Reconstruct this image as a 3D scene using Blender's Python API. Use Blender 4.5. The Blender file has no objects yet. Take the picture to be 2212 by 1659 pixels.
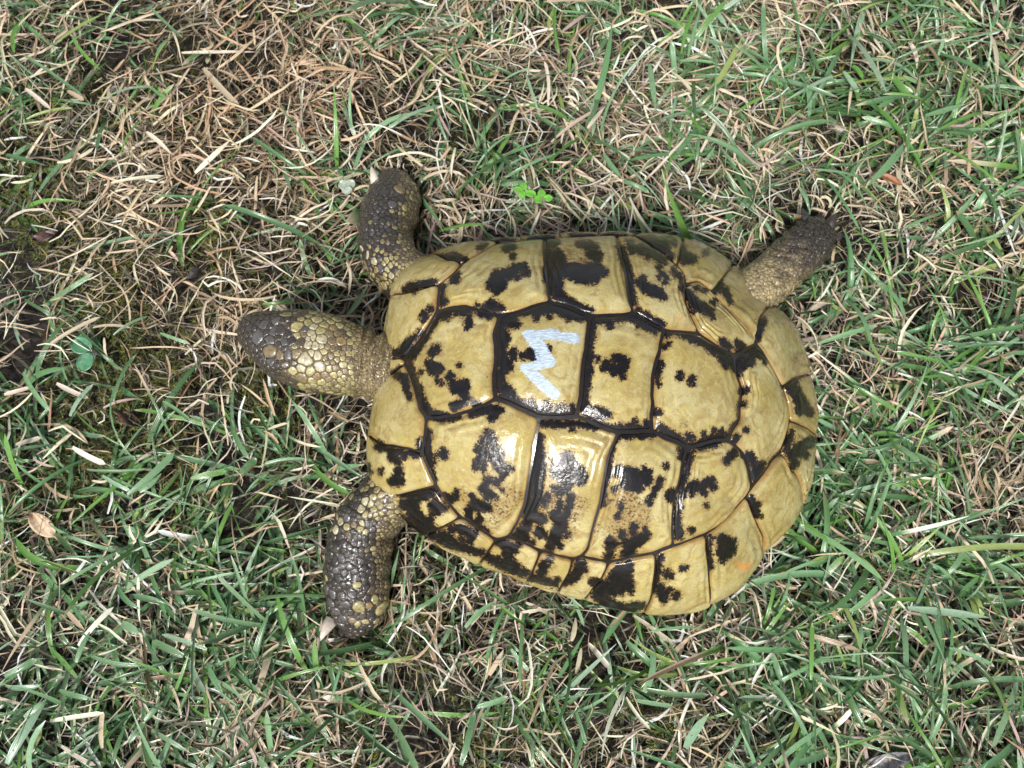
import bpy, bmesh, math, random
import numpy as np
from mathutils import Vector
from mathutils.bvhtree import BVHTree
from mathutils.kdtree import KDTree
R = math.radians
rng = np.random.default_rng(7)
scene = bpy.context.scene
col = scene.collection

# ------------------------------------------------------------------ camera
TILT, DIST, LENS = R(14.0), 0.40, 27.0
cam_d = bpy.data.cameras.new('camera'); cam = bpy.data.objects.new('camera', cam_d); col.objects.link(cam)
cam_d.lens = LENS; cam_d.sensor_width = 36.0; cam_d.clip_start = 0.01; cam_d.clip_end = 100.0
cam.location = (0, -DIST * math.sin(TILT), DIST * math.cos(TILT)); cam.rotation_euler = (TILT, 0, 0)
cam_d.dof.use_dof = True; cam_d.dof.focus_distance = 0.325; cam_d.dof.aperture_fstop = 18.0
scene.camera = cam

# ------------------------------------------------------------------ sky and soft sun of a bright overcast day
SUN_EL, SUN_AZ = 52.0, 200.0          # azimuth clockwise from +Y
world = bpy.data.worlds.new('World'); scene.world = world; world.use_nodes = True
wn = world.node_tree.nodes; wl = world.node_tree.links
sky = wn.new('ShaderNodeTexSky'); sky.sky_type = 'NISHITA'; sky.sun_disc = False
sky.sun_elevation = R(SUN_EL); sky.sun_rotation = R(SUN_AZ)
sky.air_density = 1.0; sky.dust_density = 3.0; sky.ozone_density = 1.0
hs = wn.new('ShaderNodeHueSaturation'); hs.inputs['Saturation'].default_value = 0.42
bg = wn['Background']; bg.inputs['Strength'].default_value = 0.055
wl.new(sky.outputs['Color'], hs.inputs['Color']); wl.new(hs.outputs['Color'], bg.inputs['Color'])
sun_d = bpy.data.lights.new('sun', 'SUN'); sun = bpy.data.objects.new('sun', sun_d); col.objects.link(sun)
sun_d.energy = 1.5; sun_d.angle = R(10); sun_d.color = (1.0, 0.97, 0.92)
_sd = Vector((math.sin(R(SUN_AZ)) * math.cos(R(SUN_EL)), math.cos(R(SUN_AZ)) * math.cos(R(SUN_EL)), math.sin(R(SUN_EL))))
sun.rotation_euler = (-_sd).to_track_quat('-Z', 'Y').to_euler(); sun.location = _sd * 3
scene.view_settings.view_transform = 'Standard'; scene.view_settings.look = 'None'
scene.view_settings.exposure = 1.58; scene.view_settings.gamma = 1.0
scene.render.engine = 'CYCLES'
scene.cycles.max_bounces = 6; scene.cycles.transparent_max_bounces = 6

# ------------------------------------------------------------------ measuring: where a sight line of the photograph meets a height
FPX = 2212 * LENS / 36
CAMP = np.array(cam.location); ct, st = math.cos(TILT), math.sin(TILT)
CR = np.array([[1, 0, 0], [0, ct, -st], [0, st, ct]])
def rays(uv):
    uv = np.atleast_2d(np.asarray(uv, float))
    return np.stack([(uv[:, 0] - 1106) / FPX, -(uv[:, 1] - 829.5) / FPX, -np.ones(len(uv))], 1) @ CR.T
def at(uv, z):
    d = rays(uv); k = (z - CAMP[2]) / d[:, 2]
    return CAMP + d * np.asarray(k)[:, None]
def at1(u, v, z): return at([(u, v)], z)[0]
def project(P):
    q = (P - CAMP) @ CR
    return np.stack([1106 + FPX * q[:, 0] / -q[:, 2], 829.5 - FPX * q[:, 1] / -q[:, 2]], 1)
REG = {'A': (1400, 900, 2.212), 'B': (2300, 900, 2.212), 'C': (1400, 1550, 2.212), 'D': (2300, 1650, 2.074)}
def pix(reg, x, y):
    x0, y0, s = REG[reg]
    return ((x0 + x / s) / 1.82278, (y0 + y / s) / 1.82278)

# ------------------------------------------------------------------ object helpers
def tag(o, label=None, cat=None, group=None, kind=None):
    for k, v in (('label', label), ('category', cat), ('group', group), ('kind', kind)):
        if v: o[k] = v
    return o
def link(name, me, mat=None, parent=None, origin=None):
    o = bpy.data.objects.new(name, me); col.objects.link(o)
    if mat: me.materials.append(mat)
    if parent is not None: o.parent = parent
    return o
def mesh_np(name, verts, faces, smooth=True):
    """verts (n,3); faces: array (m,3|4)"""
    me = bpy.data.meshes.new(name)
    verts = np.ascontiguousarray(verts, np.float32); faces = np.ascontiguousarray(faces, np.int32)
    n, m, k = len(verts), len(faces), faces.shape[1]
    me.vertices.add(n); me.vertices.foreach_set('co', verts.ravel())
    me.loops.add(m * k); me.loops.foreach_set('vertex_index', faces.ravel())
    me.polygons.add(m); me.polygons.foreach_set('loop_start', np.arange(m, dtype=np.int32) * k)
    if smooth: me.polygons.foreach_set('use_smooth', np.ones(m, bool))
    me.update(calc_edges=True); me.validate()
    return me
def attr_f(me, name, vals):
    a = me.attributes.new(name, 'FLOAT', 'POINT'); a.data.foreach_set('value', np.ascontiguousarray(vals, np.float32))
def attr_c(me, name, rgb):
    rgb = np.asarray(rgb, np.float32); a = me.attributes.new(name, 'FLOAT_COLOR', 'POINT')
    c = np.ones((len(rgb), 4), np.float32); c[:, :3] = rgb; a.data.foreach_set('color', c.ravel())

# ------------------------------------------------------------------ node helpers
class NT:
    def __init__(self, name):
        self.m = bpy.data.materials.new(name); self.m.use_nodes = True
        self.t = self.m.node_tree; self.n = self.t.nodes; self.b = self.n['Principled BSDF']; self.out = self.n['Material Output']
    def add(self, kind, **kw):
        nd = self.n.new('ShaderNode' + kind)
        for k, v in kw.items():
            if k in nd.inputs.keys() or isinstance(k, int): nd.inputs[k].default_value = v
            else: setattr(nd, k, v)
        return nd
    def l(self, a, b): self.t.links.new(a, b)
    def att(self, name, out='Fac'): return self.add('Attribute', attribute_name=name).outputs[out]
    def pos(self): return self.add('NewGeometry').outputs['Position']
    def noise(self, scale, detail=4, rough=.55, vec=None, dist=0):
        nd = self.add('TexNoise'); nd.inputs['Scale'].default_value = scale; nd.inputs['Detail'].default_value = detail
        nd.inputs['Roughness'].default_value = rough; nd.inputs['Distortion'].default_value = dist
        self.l(vec if vec is not None else self.pos(), nd.inputs['Vector']); return nd.outputs['Fac']
    def math(self, op, a, b=None, clamp=False):
        nd = self.add('Math', operation=op); nd.use_clamp = clamp
        for i, x in enumerate((a, b)):
            if x is None: continue
            if isinstance(x, (int, float)): nd.inputs[i].default_value = x
            else: self.l(x, nd.inputs[i])
        return nd.outputs[0]
    def ramp(self, fac, lo, hi, a=0.0, b=1.0):
        nd = self.add('MapRange'); nd.interpolation_type = 'SMOOTHSTEP'
        for i, x in enumerate((lo, hi, a, b)): nd.inputs[1 + i].default_value = x
        self.l(fac, nd.inputs[0]); return nd.outputs[0]
    def mix(self, fac, a, b, blend='MIX'):
        nd = self.add('Mix', data_type='RGBA', blend_type=blend)
        for s, x in ((nd.inputs[0], fac), (nd.inputs[6], a), (nd.inputs[7], b)):
            if isinstance(x, (int, float)): s.default_value = x
            elif isinstance(x, tuple): s.default_value = (*x, 1)
            else: self.l(x, s)
        return nd.outputs[2]
    def bump(self, h, strength, dist):
        nd = self.add('Bump'); nd.inputs['Strength'].default_value = strength; nd.inputs['Distance'].default_value = dist
        self.l(h, nd.inputs['Height']); self.l(nd.outputs[0], self.b.inputs['Normal']); return nd.outputs[0]
    def base(self, c):
        if isinstance(c, tuple): self.b.inputs['Base Color'].default_value = (*c, 1)
        else: self.l(c, self.b.inputs['Base Color'])
    def rough(self, r):
        if isinstance(r, (int, float)): self.b.inputs['Roughness'].default_value = r
        else: self.l(r, self.b.inputs['Roughness'])

# ================================================================== MATERIALS
def mat_scute():
    t = NT('wet_horn')
    ink, br, paint, org, rho = t.att('ink'), t.att('brown'), t.att('paint'), t.att('orange'), t.att('rho')
    n1 = t.noise(420, 5, .68); n2 = t.noise(1500, 3, .6); n3 = t.noise(55, 3, .5); n4 = t.noise(230, 4, .6); n5 = t.noise(800, 4, .7); n6 = t.noise(120, 5, .6, dist=1.5)
    yel = t.mix(t.ramp(n3, .32, .68), (.33, .265, .085), (.44, .39, .19))
    yel = t.mix(t.ramp(n6, .44, .66, 0, .8), yel, (.27, .19, .06))
    yel = t.mix(t.ramp(n4, .5, .72, 0, .6), yel, (.44, .36, .10))
    yel = t.mix(t.ramp(n1, .52, .72, 0, .5), yel, (.54, .485, .30))
    yel = t.mix(t.ramp(n2, .36, .60, .30, 0), yel, (.22, .135, .04))
    # amber stain towards the seams
    yel = t.mix(t.ramp(rho, .88, .985, 0, .5), yel, (.25, .115, .03))
    # dark growth lines
    ln = t.att('line'); yel = t.mix(t.math('MULTIPLY', t.ramp(ln, .35, 1.0, 0, .55), t.ramp(n6, .35, .6)), yel, (.20, .115, .03))
    # brown specks and stains
    msk = t.ramp(br, -16, 10)
    yel = t.mix(t.math('MULTIPLY', msk, t.ramp(n4, .4, .62, .12, .5)), yel, (.17, .085, .028))
    yel = t.mix(t.math('MULTIPLY', msk, t.ramp(n5, .515, .57, 0, .93)), yel, (.050, .022, .010))
    spk = t.math('MULTIPLY', t.ramp(n5, .665, .69, 0, .8), t.ramp(n6, .45, .6)); yel = t.mix(spk, yel, (.10, .045, .015))
    # black pigment, ragged edge
    e = t.math('ADD', ink, t.math('MULTIPLY', t.math('SUBTRACT', n1, .47), 24.0))
    e = t.math('ADD', e, t.math('MULTIPLY', t.math('SUBTRACT', n2, .5), 20.0)); e = t.math('ADD', e, 4.0)
    halo = t.ramp(e, -5.0, 0.4, 0, .75)
    yel = t.mix(halo, yel, (.12, .055, .017))
    blk = t.ramp(e, -.7, .9)
    dark = t.mix(t.ramp(n4, .45, .7), (.0045, .004, .0042), (.012, .0075, .006))
    dark = t.mix(t.math('MULTIPLY', t.ramp(n5, .57, .64, 0, .75), t.ramp(e, 9, 1)), dark, (.10, .05, .018))
    c = t.mix(blk, yel, dark)
    # pale blue brushed paint and traces of orange paint
    mp = t.add('Mapping'); mp.inputs['Rotation'].default_value = (0, 0, R(38)); mp.inputs['Scale'].default_value = (500, 3200, 500); t.l(t.pos(), mp.inputs['Vector'])
    pnz = t.noise(1.0, 3, .6, mp.outputs[0], .4)
    pe = t.math('ADD', paint, t.math('MULTIPLY', t.math('SUBTRACT', n2, .5), 13.0)); pe = t.math('ADD', pe, t.math('MULTIPLY', t.math('SUBTRACT', pnz, .5), 4.0))
    pf = t.math('MULTIPLY', t.ramp(pe, -1.2, 1.8), t.ramp(pnz, .34, .56, .50, .97))
    c = t.mix(pf, c, t.mix(t.ramp(pnz, .4, .7), (.32, .43, .56), (.54, .64, .74)))
    oe = t.math('ADD', org, t.math('MULTIPLY', t.math('SUBTRACT', n1, .5), 22.0))
    c = t.mix(t.math('MULTIPLY', t.ramp(oe, -4, 6), t.ramp(n5, .38, .58, .15, .75)), c, (.62, .20, .03))
    t.base(c)
    r = t.math('ADD', t.ramp(n6, .40, .60, .04, .22), t.math('MULTIPLY', pf, .15))
    t.rough(r); t.b.inputs['Specular IOR Level'].default_value = .34
    t.b.inputs['Coat Weight'].default_value = .25; t.b.inputs['Coat Roughness'].default_value = .03
    h = t.math('ADD', t.math('MULTIPLY', n4, 1.0), t.math('MULTIPLY', n1, .45)); h = t.math('ADD', h, t.math('MULTIPLY', n6, .5))
    h = t.math('ADD', h, t.math('MULTIPLY', blk, .12))
    h = t.math('ADD', h, t.math('MULTIPLY', pf, t.math('ADD', .25, t.math('MULTIPLY', pnz, .5))))
    t.bump(h, .34, .0011)
    return t.m
def mat_simple(name, c1, c2, scale, rough, bump=.4, bd=.001, coat=0):
    t = NT(name); n = t.noise(scale, 5, .6)
    t.base(t.mix(t.ramp(n, .3, .7), c1, c2)); t.rough(rough); t.bump(n, bump, bd)
    t.b.inputs['Coat Weight'].default_value = coat; t.b.inputs['Coat Roughness'].default_value = .1
    return t.m
def mat_skin():
    t = NT('wet_scaly_skin'); c = t.att('Col', 'Color')
    v = t.add('TexVoronoi'); v.inputs['Scale'].default_value = 1150; v.feature = 'F1'; t.l(t.pos(), v.inputs['Vector'])
    v2 = t.add('TexVoronoi'); v2.inputs['Scale'].default_value = 560; v2.feature = 'F1'; t.l(t.pos(), v2.inputs['Vector'])
    n = t.noise(300, 4)
    big = t.att('big')
    d = t.add('Mix', data_type='FLOAT'); t.l(big, d.inputs[0]); t.l(v.outputs['Distance'], d.inputs[2]); t.l(v2.outputs['Distance'], d.inputs[3])
    dist = d.outputs[0]
    cc = t.mix(t.ramp(dist, .35, .75, 0, .75), c, (.03, .02, .012))
    cc = t.mix(t.ramp(n, .35, .7, 0, .5), cc, t.mix(.6, c, (.05, .035, .022)))
    t.base(cc); t.rough(t.ramp(n, .3, .7, .18, .4))
    t.bump(t.math('SUBTRACT', 1.0, dist), .75, .0009)
    return t.m
def mat_plate():
    t = NT('wet_scale'); c = t.att('Col', 'Color'); n = t.noise(650, 4, .65); n2 = t.noise(1600, 3); n3 = t.noise(280, 3)
    rho = t.att('rho')
    cc = t.mix(t.ramp(n, .43, .62, 0, .75), c, t.mix(.75, c, (.05, .032, .016)))
    cc = t.mix(t.ramp(n3, .5, .68, 0, .45), cc, t.mix(.7, c, (.07, .045, .02)))
    cc = t.mix(t.ramp(rho, .35, .85, .35, 0), cc, t.mix(.6, c, (.06, .04, .018)))
    cc = t.mix(t.ramp(rho, .86, 1.0, 0, .85), cc, (.018, .013, .009))
    t.base(cc); t.rough(t.ramp(n2, .3, .7, .08, .24)); t.bump(t.math('ADD', n2, n), .4, .0006)
    t.b.inputs['Coat Weight'].default_value = .6; t.b.inputs['Coat Roughness'].default_value = .06
    return t.m
def mat_blade(name, rough, trans, spec=.5, freq=0):
    t = NT(name); c = t.att('Col', 'Color'); n = t.noise(700, 3)
    cc = t.mix(t.ramp(n, .3, .75, 0, .35), c, t.mix(.5, c, (.02, .018, .01)))
    if freq:
        x = t.att('across'); w = t.math('ABSOLUTE', t.math('SINE', t.math('MULTIPLY', x, freq)))
        cc = t.mix(t.math('MULTIPLY', w, .22), cc, t.mix(.6, cc, (.32, .45, .26)))
        t.bump(w, .35, .0003)
    t.base(cc); t.rough(rough); t.b.inputs['Specular IOR Level'].default_value = spec
    if trans:
        tr = t.add('BsdfTranslucent'); t.l(cc, tr.inputs['Color'])
        mx = t.add('MixShader'); mx.inputs[0].default_value = trans
        t.l(t.b.outputs[0], mx.inputs[1]); t.l(tr.outputs[0], mx.inputs[2]); t.l(mx.outputs[0], t.out.inputs['Surface'])
    return t.m
M_SCUTE = mat_scute(); M_SKIN = mat_skin(); M_PLATE = mat_plate()
M_BONE = mat_simple('seam_horn', (.005, .004, .004), (.014, .009, .006), 240, .2, .3, .0006, .3)
M_RIM = mat_simple('underside_horn', (.20, .12, .045), (.36, .25, .10), 120, .4)
M_CLAW = mat_simple('pale_claw', (.42, .36, .29), (.58, .52, .44), 300, .35, .3, .0004)
M_DCLAW = mat_simple('dark_claw', (.02, .017, .015), (.055, .045, .04), 300, .4, .3, .0004)
M_EYE = mat_simple('eye', (.005, .004, .004), (.012, .009, .007), 300, .05)
def mat_soil():
    t = NT('soil'); n = t.noise(260, 5, .6); n2 = t.noise(90, 5, .65); n3 = t.noise(7, 3)
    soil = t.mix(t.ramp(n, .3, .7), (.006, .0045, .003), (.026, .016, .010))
    far = t.mix(t.ramp(n2, .35, .65), t.mix(t.ramp(n3, .4, .6), (.06, .13, .035), (.10, .15, .05)), (.30, .22, .13))
    ln = t.add('VectorMath', operation='LENGTH'); t.l(t.pos(), ln.inputs[0])
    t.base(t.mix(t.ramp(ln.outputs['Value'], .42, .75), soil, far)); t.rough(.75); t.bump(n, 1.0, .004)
    return t.m
M_SOIL = mat_soil()
M_GREEN = mat_blade('green_blade', .24, .18, .8, 9.0)
M_STRAW = mat_blade('straw', .38, .12, .55, 6.0)
M_MOSS = mat_blade('moss_leaf', .55, .15)

# ================================================================== GROUND
def build_ground():
    n = 121; xs = np.linspace(-1, 1, n); xs = np.sign(xs) * (np.abs(xs) * .5 + np.abs(xs) ** 6 * 5.5)
    X, Y = np.meshgrid(xs, xs); r2 = np.maximum(np.abs(X), np.abs(Y))
    Z = -.0025 + .0014 * np.sin(X * 61 + 1.3 * np.sin(Y * 47)) * np.cos(Y * 53 + 1.1 * np.sin(X * 39)) + .001 * np.sin(X * 170 + Y * 131)
    i = np.arange(n * n).reshape(n, n)
    f = np.stack([i[:-1, :-1], i[:-1, 1:], i[1:, 1:], i[1:, :-1]], -1).reshape(-1, 4)
    o = link('ground', mesh_np('ground', np.stack([X, Y, Z], -1).reshape(-1, 3), f), M_SOIL)
    tag(o, 'dark damp soil showing in gaps between the grass', kind='structure')
build_ground()

# ================================================================== TORTOISE: the dome
OUT = np.array([(815,810),(806,855),(798,900),(790,985),(793,1020),(805,1045),(828,1072),(850,1098),(900,1148),(950,1180),(1000,1205),(1100,1245),(1200,1282),(1280,1303),(1345,1320),(1400,1328),(1450,1331),(1500,1326),(1550,1305),(1600,1272),(1632,1230),(1655,1190),(1705,1142),(1740,1090),(1755,1040),(1762,990),(1766,930),
 (1763,880),(1755,820),(1740,765),(1722,715),(1695,680),(1650,652),(1630,625),(1602,590),(1570,565),(1530,542),(1490,526),(1450,518),(1380,515),(1300,513),(1250,514),(1180,517),(1100,521),(1030,529),(960,541),(900,562),(870,583),(848,610),(838,650),(832,690),(825,750)], float)
def zr_of(uv):
    cx = (uv[:, 0] - 1280) / 480
    z = .030 - .013 * np.clip(cx, -1, 1)
    return z
OUTP = at(OUT, zr_of(OUT))
CEN = at1(1255, 805, .095)[:2]
_a = np.arctan2(OUTP[:, 1] - CEN[1], OUTP[:, 0] - CEN[0]); _o = np.argsort(_a)
TA = _a[_o]; TR = np.hypot(OUTP[:, 0] - CEN[0], OUTP[:, 1] - CEN[1])[_o]; TZ = OUTP[_o, 2]
def _per(th, arr): return np.interp(th, np.concatenate([TA - 2*np.pi, TA, TA + 2*np.pi]), np.concatenate([arr, arr, arr]))
ZTOP = .096
def polar(xy):
    d = xy - CEN; th = np.arctan2(d[:, 1], d[:, 0]); return np.hypot(d[:, 0], d[:, 1]), th
def zdome(xy):
    rr, th = polar(xy); rim = _per(th, TR); zr = _per(th, TZ); r = np.clip(rr / rim, 0, 1)
    c, s = np.cos(th + R(6)), np.sin(th + R(6))
    wr = np.clip(c, 0, 1) ** 1.5; wf = np.clip(-c, 0, 1) ** 1.5; wn_ = np.clip(s, 0, 1) ** 2; ws = np.clip(-s, 0, 1) ** 2
    tot = wr + wf + wn_ + ws + 1e-6
    p = (wr * 2.0 + wf * 2.3 + wn_ * 2.3 + ws * 2.1) / tot
    q = (wr * .92 + wf * .80 + wn_ * .66 + ws * .72) / tot
    return zr + (ZTOP - zr) * (1 - r ** p + 1e-9) ** q
def rfrac(xy):
    rr, th = polar(xy); return rr / _per(th, TR)
def ndome(xy, e=.0012):
    ex, ey = np.array([e, 0]), np.array([0, e])
    gx = (zdome(xy + ex) - zdome(xy - ex)) / (2 * e); gy = (zdome(xy + ey) - zdome(xy - ey)) / (2 * e)
    g = np.hypot(gx, gy); k = np.minimum(1, 2.2 / np.maximum(g, 1e-6))
    n = np.stack([-gx * k, -gy * k, np.ones(len(xy))], 1); return n / np.linalg.norm(n, axis=1)[:, None]
def hit(uv):
    d = rays(uv); zs = np.linspace(.112, .012, 500); k = (zs[None] - CAMP[2]) / d[:, 2:3]
    P = CAMP[None, None] + d[:, None] * k[..., None]
    flat = P[..., :2].reshape(-1, 2); zz = zdome(flat).reshape(P.shape[:2]); rf = rfrac(flat).reshape(P.shape[:2])
    inside = (zs[None] <= zz) & (rf <= 1.0)
    idx = np.argmax(inside, 1); none = ~inside.any(1)
    score = np.abs(zs[None] - zz) + np.maximum(rf - 1, 0) * .5
    idx[none] = np.argmin(score[none], 1)
    return P[np.arange(len(P)), idx, :2]
def plan(reg, pts):
    """traced points -> plan; a third number forces the share of the way from the apex to the rim"""
    uv = np.array([pix(reg, p[0], p[1]) for p in pts]); out = hit(uv)
    for i, p in enumerate(pts):
        if len(p) > 2:
            g = at(uv[i:i+1], .035)[:, :2]; rr, th = polar(g)
            out[i] = CEN + np.array([math.cos(th[0]), math.sin(th[0])]) * _per(th, TR)[0] * p[2]
    return out
ED = {}
def edge(name, *segs):
    ED[name] = np.concatenate([plan(r, p) for r, p in segs])
# ---- vertebral / vertebral seams, drawn top -> bottom
edge('v12', ('A', [(1250,745),(1225,830),(1195,900),(1210,1000),(1215,1130),(1200,1250),(1195,1340),(1215,1480)]))
edge('v23', ('A', [(2046,745),(2035,800),(2025,900),(2010,1040),(1985,1160),(1975,1300),(1960,1480),(1925,1643)]))
edge('v34', ('B', [(705,870),(690,920),(672,1000),(668,1060),(640,1140),(610,1250),(603,1300),(600,1450),(608,1560),(590,1650)]), ('D', [(565,100)]))
edge('v45', ('B', [(1310,1085),(1325,1180),(1345,1270),(1385,1380),(1385,1480),(1370,1570)]), ('D', [(1285,0),(1230,80),(1190,180)]))
# ---- vertebral / upper costal seams, left -> right
edge('t1', ('A', [(690,715),(800,680),(930,660),(1060,690),(1130,720),(1250,745)]))
edge('t2a', ('A', [(1250,745),(1400,715),(1560,650),(1690,620)]))
edge('t2b', ('A', [(1690,620),(1850,660),(1960,715),(2046,745)]))
edge('t3a', ('B', [(55,745),(200,740),(350,738),(435,720)]))
edge('t3b', ('B', [(435,720),(500,760),(600,820),(705,870)]))
edge('t4a', ('B', [(705,870),(800,880),(900,885),(1005,900)]))
edge('t4b', ('B', [(1005,900),(1100,960),(1200,1030),(1310,1085)]))
edge('t5', ('B', [(1310,1085),(1365,1085),(1420,1040),(1510,1000)]))
# ---- vertebral / lower costal seams
edge('b1', ('A', [(600,1650),(700,1650),(850,1625),(1000,1580),(1120,1530),(1215,1480)]))
edge('b2a', ('A', [(1215,1480),(1300,1510),(1400,1560),(1500,1605),(1595,1653)]))
edge('b2b', ('A', [(1595,1653),(1750,1656),(1925,1643)]))
edge('b3a', ('A', [(1925,1643),(1990,1655)]), ('D', [(120,60),(200,90),(280,112)]))
edge('b3b', ('D', [(280,112),(400,110),(500,102),(565,100)]))
edge('b4a', ('D', [(565,100),(660,150),(760,190),(855,242)]))
edge('b4b', ('D', [(855,242),(900,235),(1000,210),(1100,180),(1190,180)]))
edge('b5', ('D', [(1190,180),(1250,225),(1310,290),(1345,380),(1375,520),(1385,572)]))
# ---- front of the first vertebral, top -> bottom
edge('f1', ('A', [(690,715),(560,930),(410,1125)]))
edge('f2', ('A', [(410,1125),(412,1175)]))
edge('f3', ('A', [(412,1175),(450,1250),(500,1400),(540,1560),(600,1650)]))
# ---- costal seams
edge('ct12', ('A', [(1690,620),(1670,480),(1655,350),(1640,200),(1600,85,.87)]))
edge('ct23', ('B', [(435,720),(400,600),(385,500),(350,300),(320,200),(260,95,.87)]))
edge('ct34', ('B', [(1005,900),(950,780),(900,650),(880,520),(890,470)]))
edge('cb12', ('C', [(1595,215),(1590,300),(1560,430),(1530,640),(1500,800),(1470,970),(1430,1080),(1380,1180),(1330,1270)]))
edge('cb23', ('D', [(280,112),(265,160),(205,290),(185,400),(160,540),(130,700),(100,800),(60,950),(30,1080),(-19,1143)]))
edge('cb34', ('D', [(855,242),(830,320),(800,480),(760,620),(735,760),(730,900),(735,1050)]))
# ---- costal / marginal seams, upper side
edge('mt1', ('A', [(690,715),(700,600),(720,480)]))
edge('mt2', ('A', [(720,480),(850,370),(920,290)]))
edge('mt3', ('A', [(920,290),(1050,215),(1180,150,.885)]))
edge('mt4', ('A', [(1180,150,.885),(1290,125,.88),(1400,110,.875)]))
edge('mt5a', ('A', [(1400,110,.875),(1600,85,.87)])); edge('mt5b', ('A', [(1600,85,.87),(1750,85,.87)]))
edge('mt6', ('A', [(1750,85,.87),(2100,85,.87)]))
edge('mt7a', ('B', [(109,85,.87),(260,95,.87)])); edge('mt7b', ('B', [(260,95,.87),(420,100,.88)]))
edge('mt8', ('B', [(420,100,.88),(600,150),(700,210),(815,310)]))
edge('mt9a', ('B', [(815,310),(890,400),(890,470)])); edge('mt9b', ('B', [(890,470),(1000,450),(1120,545)]))
edge('mt10', ('B', [(1120,545),(1200,640),(1300,760),(1400,860),(1510,1000)]))
edge('mt11', ('B', [(1510,1000),(1570,1060),(1650,1200),(1745,1378)]))
edge('mt12', ('B', [(1745,1378),(1790,1500),(1805,1600)]), ('D', [(1690,12)]))
# ---- lower side
edge('mb12', ('D', [(1690,12),(1680,100),(1650,200),(1612,278)]))
edge('mb11', ('D', [(1612,278),(1545,350),(1480,450),(1385,572)]))
edge('mb11c', ('D', [(1385,572),(1335,640)]))
edge('mb10', ('D', [(1335,640),(1200,790),(1080,900),(1005,950)]))
edge('mb9', ('D', [(1005,950),(870,1000),(735,1050)])); edge('mb9c', ('D', [(735,1050),(640,1085),(590,1108)]))
edge('mb8', ('D', [(590,1108),(450,1135),(330,1165),(200,1185)]))
edge('mb7c', ('D', [(200,1185),(90,1165),(-19,1143)]))
edge('mb7', ('C', [(1970,1440),(1890,1458)]))
edge('mb6', ('C', [(1890,1458),(1750,1430),(1605,1390)]))
edge('mb5c', ('C', [(1605,1390),(1500,1340),(1330,1270)])); edge('mb5', ('C', [(1330,1270),(1220,1295)]))
edge('mb4', ('C', [(1220,1295),(1050,1190),(900,1092)]))
edge('mb3', ('C', [(900,1092),(870,1060),(760,920),(690,815)]))
edge('mb2', ('C', [(690,815),(600,620),(565,520)]))
edge('mb1', ('C', [(565,520),(585,350),(600,212)]))
# ---- marginal / marginal seams, inner end -> rim
edge('n_t', ('A', [(410,1125),(300,1140),(215,1225,1)])); edge('n_b', ('A', [(412,1175),(380,1205),(330,1250),(250,1292),(195,1300,1)]))
edge('st1', ('A', [(720,480),(640,500),(540,530),(400,562),(300,628,1)]))
edge('st2', ('A', [(920,290),(800,275),(650,255,1)]))
edge('st3', ('A', [(1180,150,.885),(1120,110,1)])); edge('st4', ('A', [(1400,110,.875),(1390,95,1)]))
edge('st5', ('A', [(1750,85,.87),(1745,80,1)])); edge('st6', ('A', [(2100,85,.87),(2100,80,1)]))
edge('st7', ('B', [(420,100,.88),(440,90,1)])); edge('st8', ('B', [(815,310),(835,200),(830,105,1)]))
edge('st9', ('B', [(1120,545),(1190,460),(1240,390),(1280,300,1)]))
edge('st10', ('B', [(1510,1000),(1490,940),(1530,780),(1550,640,1)]))
edge('st11', ('B', [(1745,1378),(1830,1310),(1910,1222,1)]))
edge('s12', ('D', [(1690,12),(1760,40),(1830,75),(1905,70,1)]))
edge('sb11', ('D', [(1612,278),(1650,340),(1690,410),(1740,450),(1785,555),(1818,650,1)]))
edge('sb10', ('D', [(1335,640),(1370,740),(1420,860),(1470,960),(1502,1060,1)]))
edge('sb9', ('D', [(1005,950),(1000,1050),(1022,1200),(1030,1350),(1035,1485,1)]))
edge('sb8', ('D', [(590,1108),(575,1300),(555,1460),(505,1592,1)]))
edge('sb7', ('D', [(200,1185),(150,1300),(60,1410),(0,1460,1)]))
edge('sb6', ('C', [(1890,1458),(1862,1560),(1760,1665,1)])); edge('sb5', ('C', [(1605,1390),(1575,1480),(1510,1570,1)]))
edge('sb4', ('C', [(1220,1295),(1130,1405,1)])); edge('sb3', ('C', [(900,1092),(800,1150),(640,1235,1)]))
edge('sb2', ('C', [(690,815),(540,850),(390,890),(262,925,1)])); edge('sb1', ('C', [(565,520),(480,490),(350,460),(200,440),(130,385,1)]))
def rim(a, b):
    """rim points between the rim ends of two seams (short way round)"""
    pa, pb = ED[a][-1], ED[b][-1]; ta, tb = (math.atan2(*(p - CEN)[::-1]) for p in (pa, pb))
    d = (tb - ta + math.pi) % (2 * math.pi) - math.pi; n = max(3, int(abs(d) / .03))
    th = ta + d * np.linspace(0, 1, n + 1); return CEN + np.stack([np.cos(th), np.sin(th)], 1) * _per(th, TR)[:, None]
SC = {}
def scute(key, kind, *parts, c=None):
    pts = []
    for p in parts:
        if isinstance(p, tuple): a = rim(*p)
        else: a = ED[p.lstrip('-')]; a = a[::-1] if p[0] == '-' else a
        pts.append(a[:-1])
    SC[key] = (kind, np.concatenate(pts), None if c is None else plan(c[0], [c[1:]])[0])
V, K, Mg = 'vertebral_scute', 'costal_scute', 'marginal_scute'
scute('V1', V, 't1', 'v12', '-b1', '-f3', '-f2', '-f1', c=('A', 880, 1150))
scute('V2', V, 't2a', 't2b', 'v23', '-b2b', '-b2a', '-v12', c=('A', 1620, 1130))
scute('V3', V, 't3a', 't3b', 'v34', '-b3b', '-b3a', '-v23', c=('B', 310, 1210))
scute('V4', V, 't4a', 't4b', 'v45', '-b4b', '-b4a', '-v34', c=('B', 980, 1290))
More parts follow.
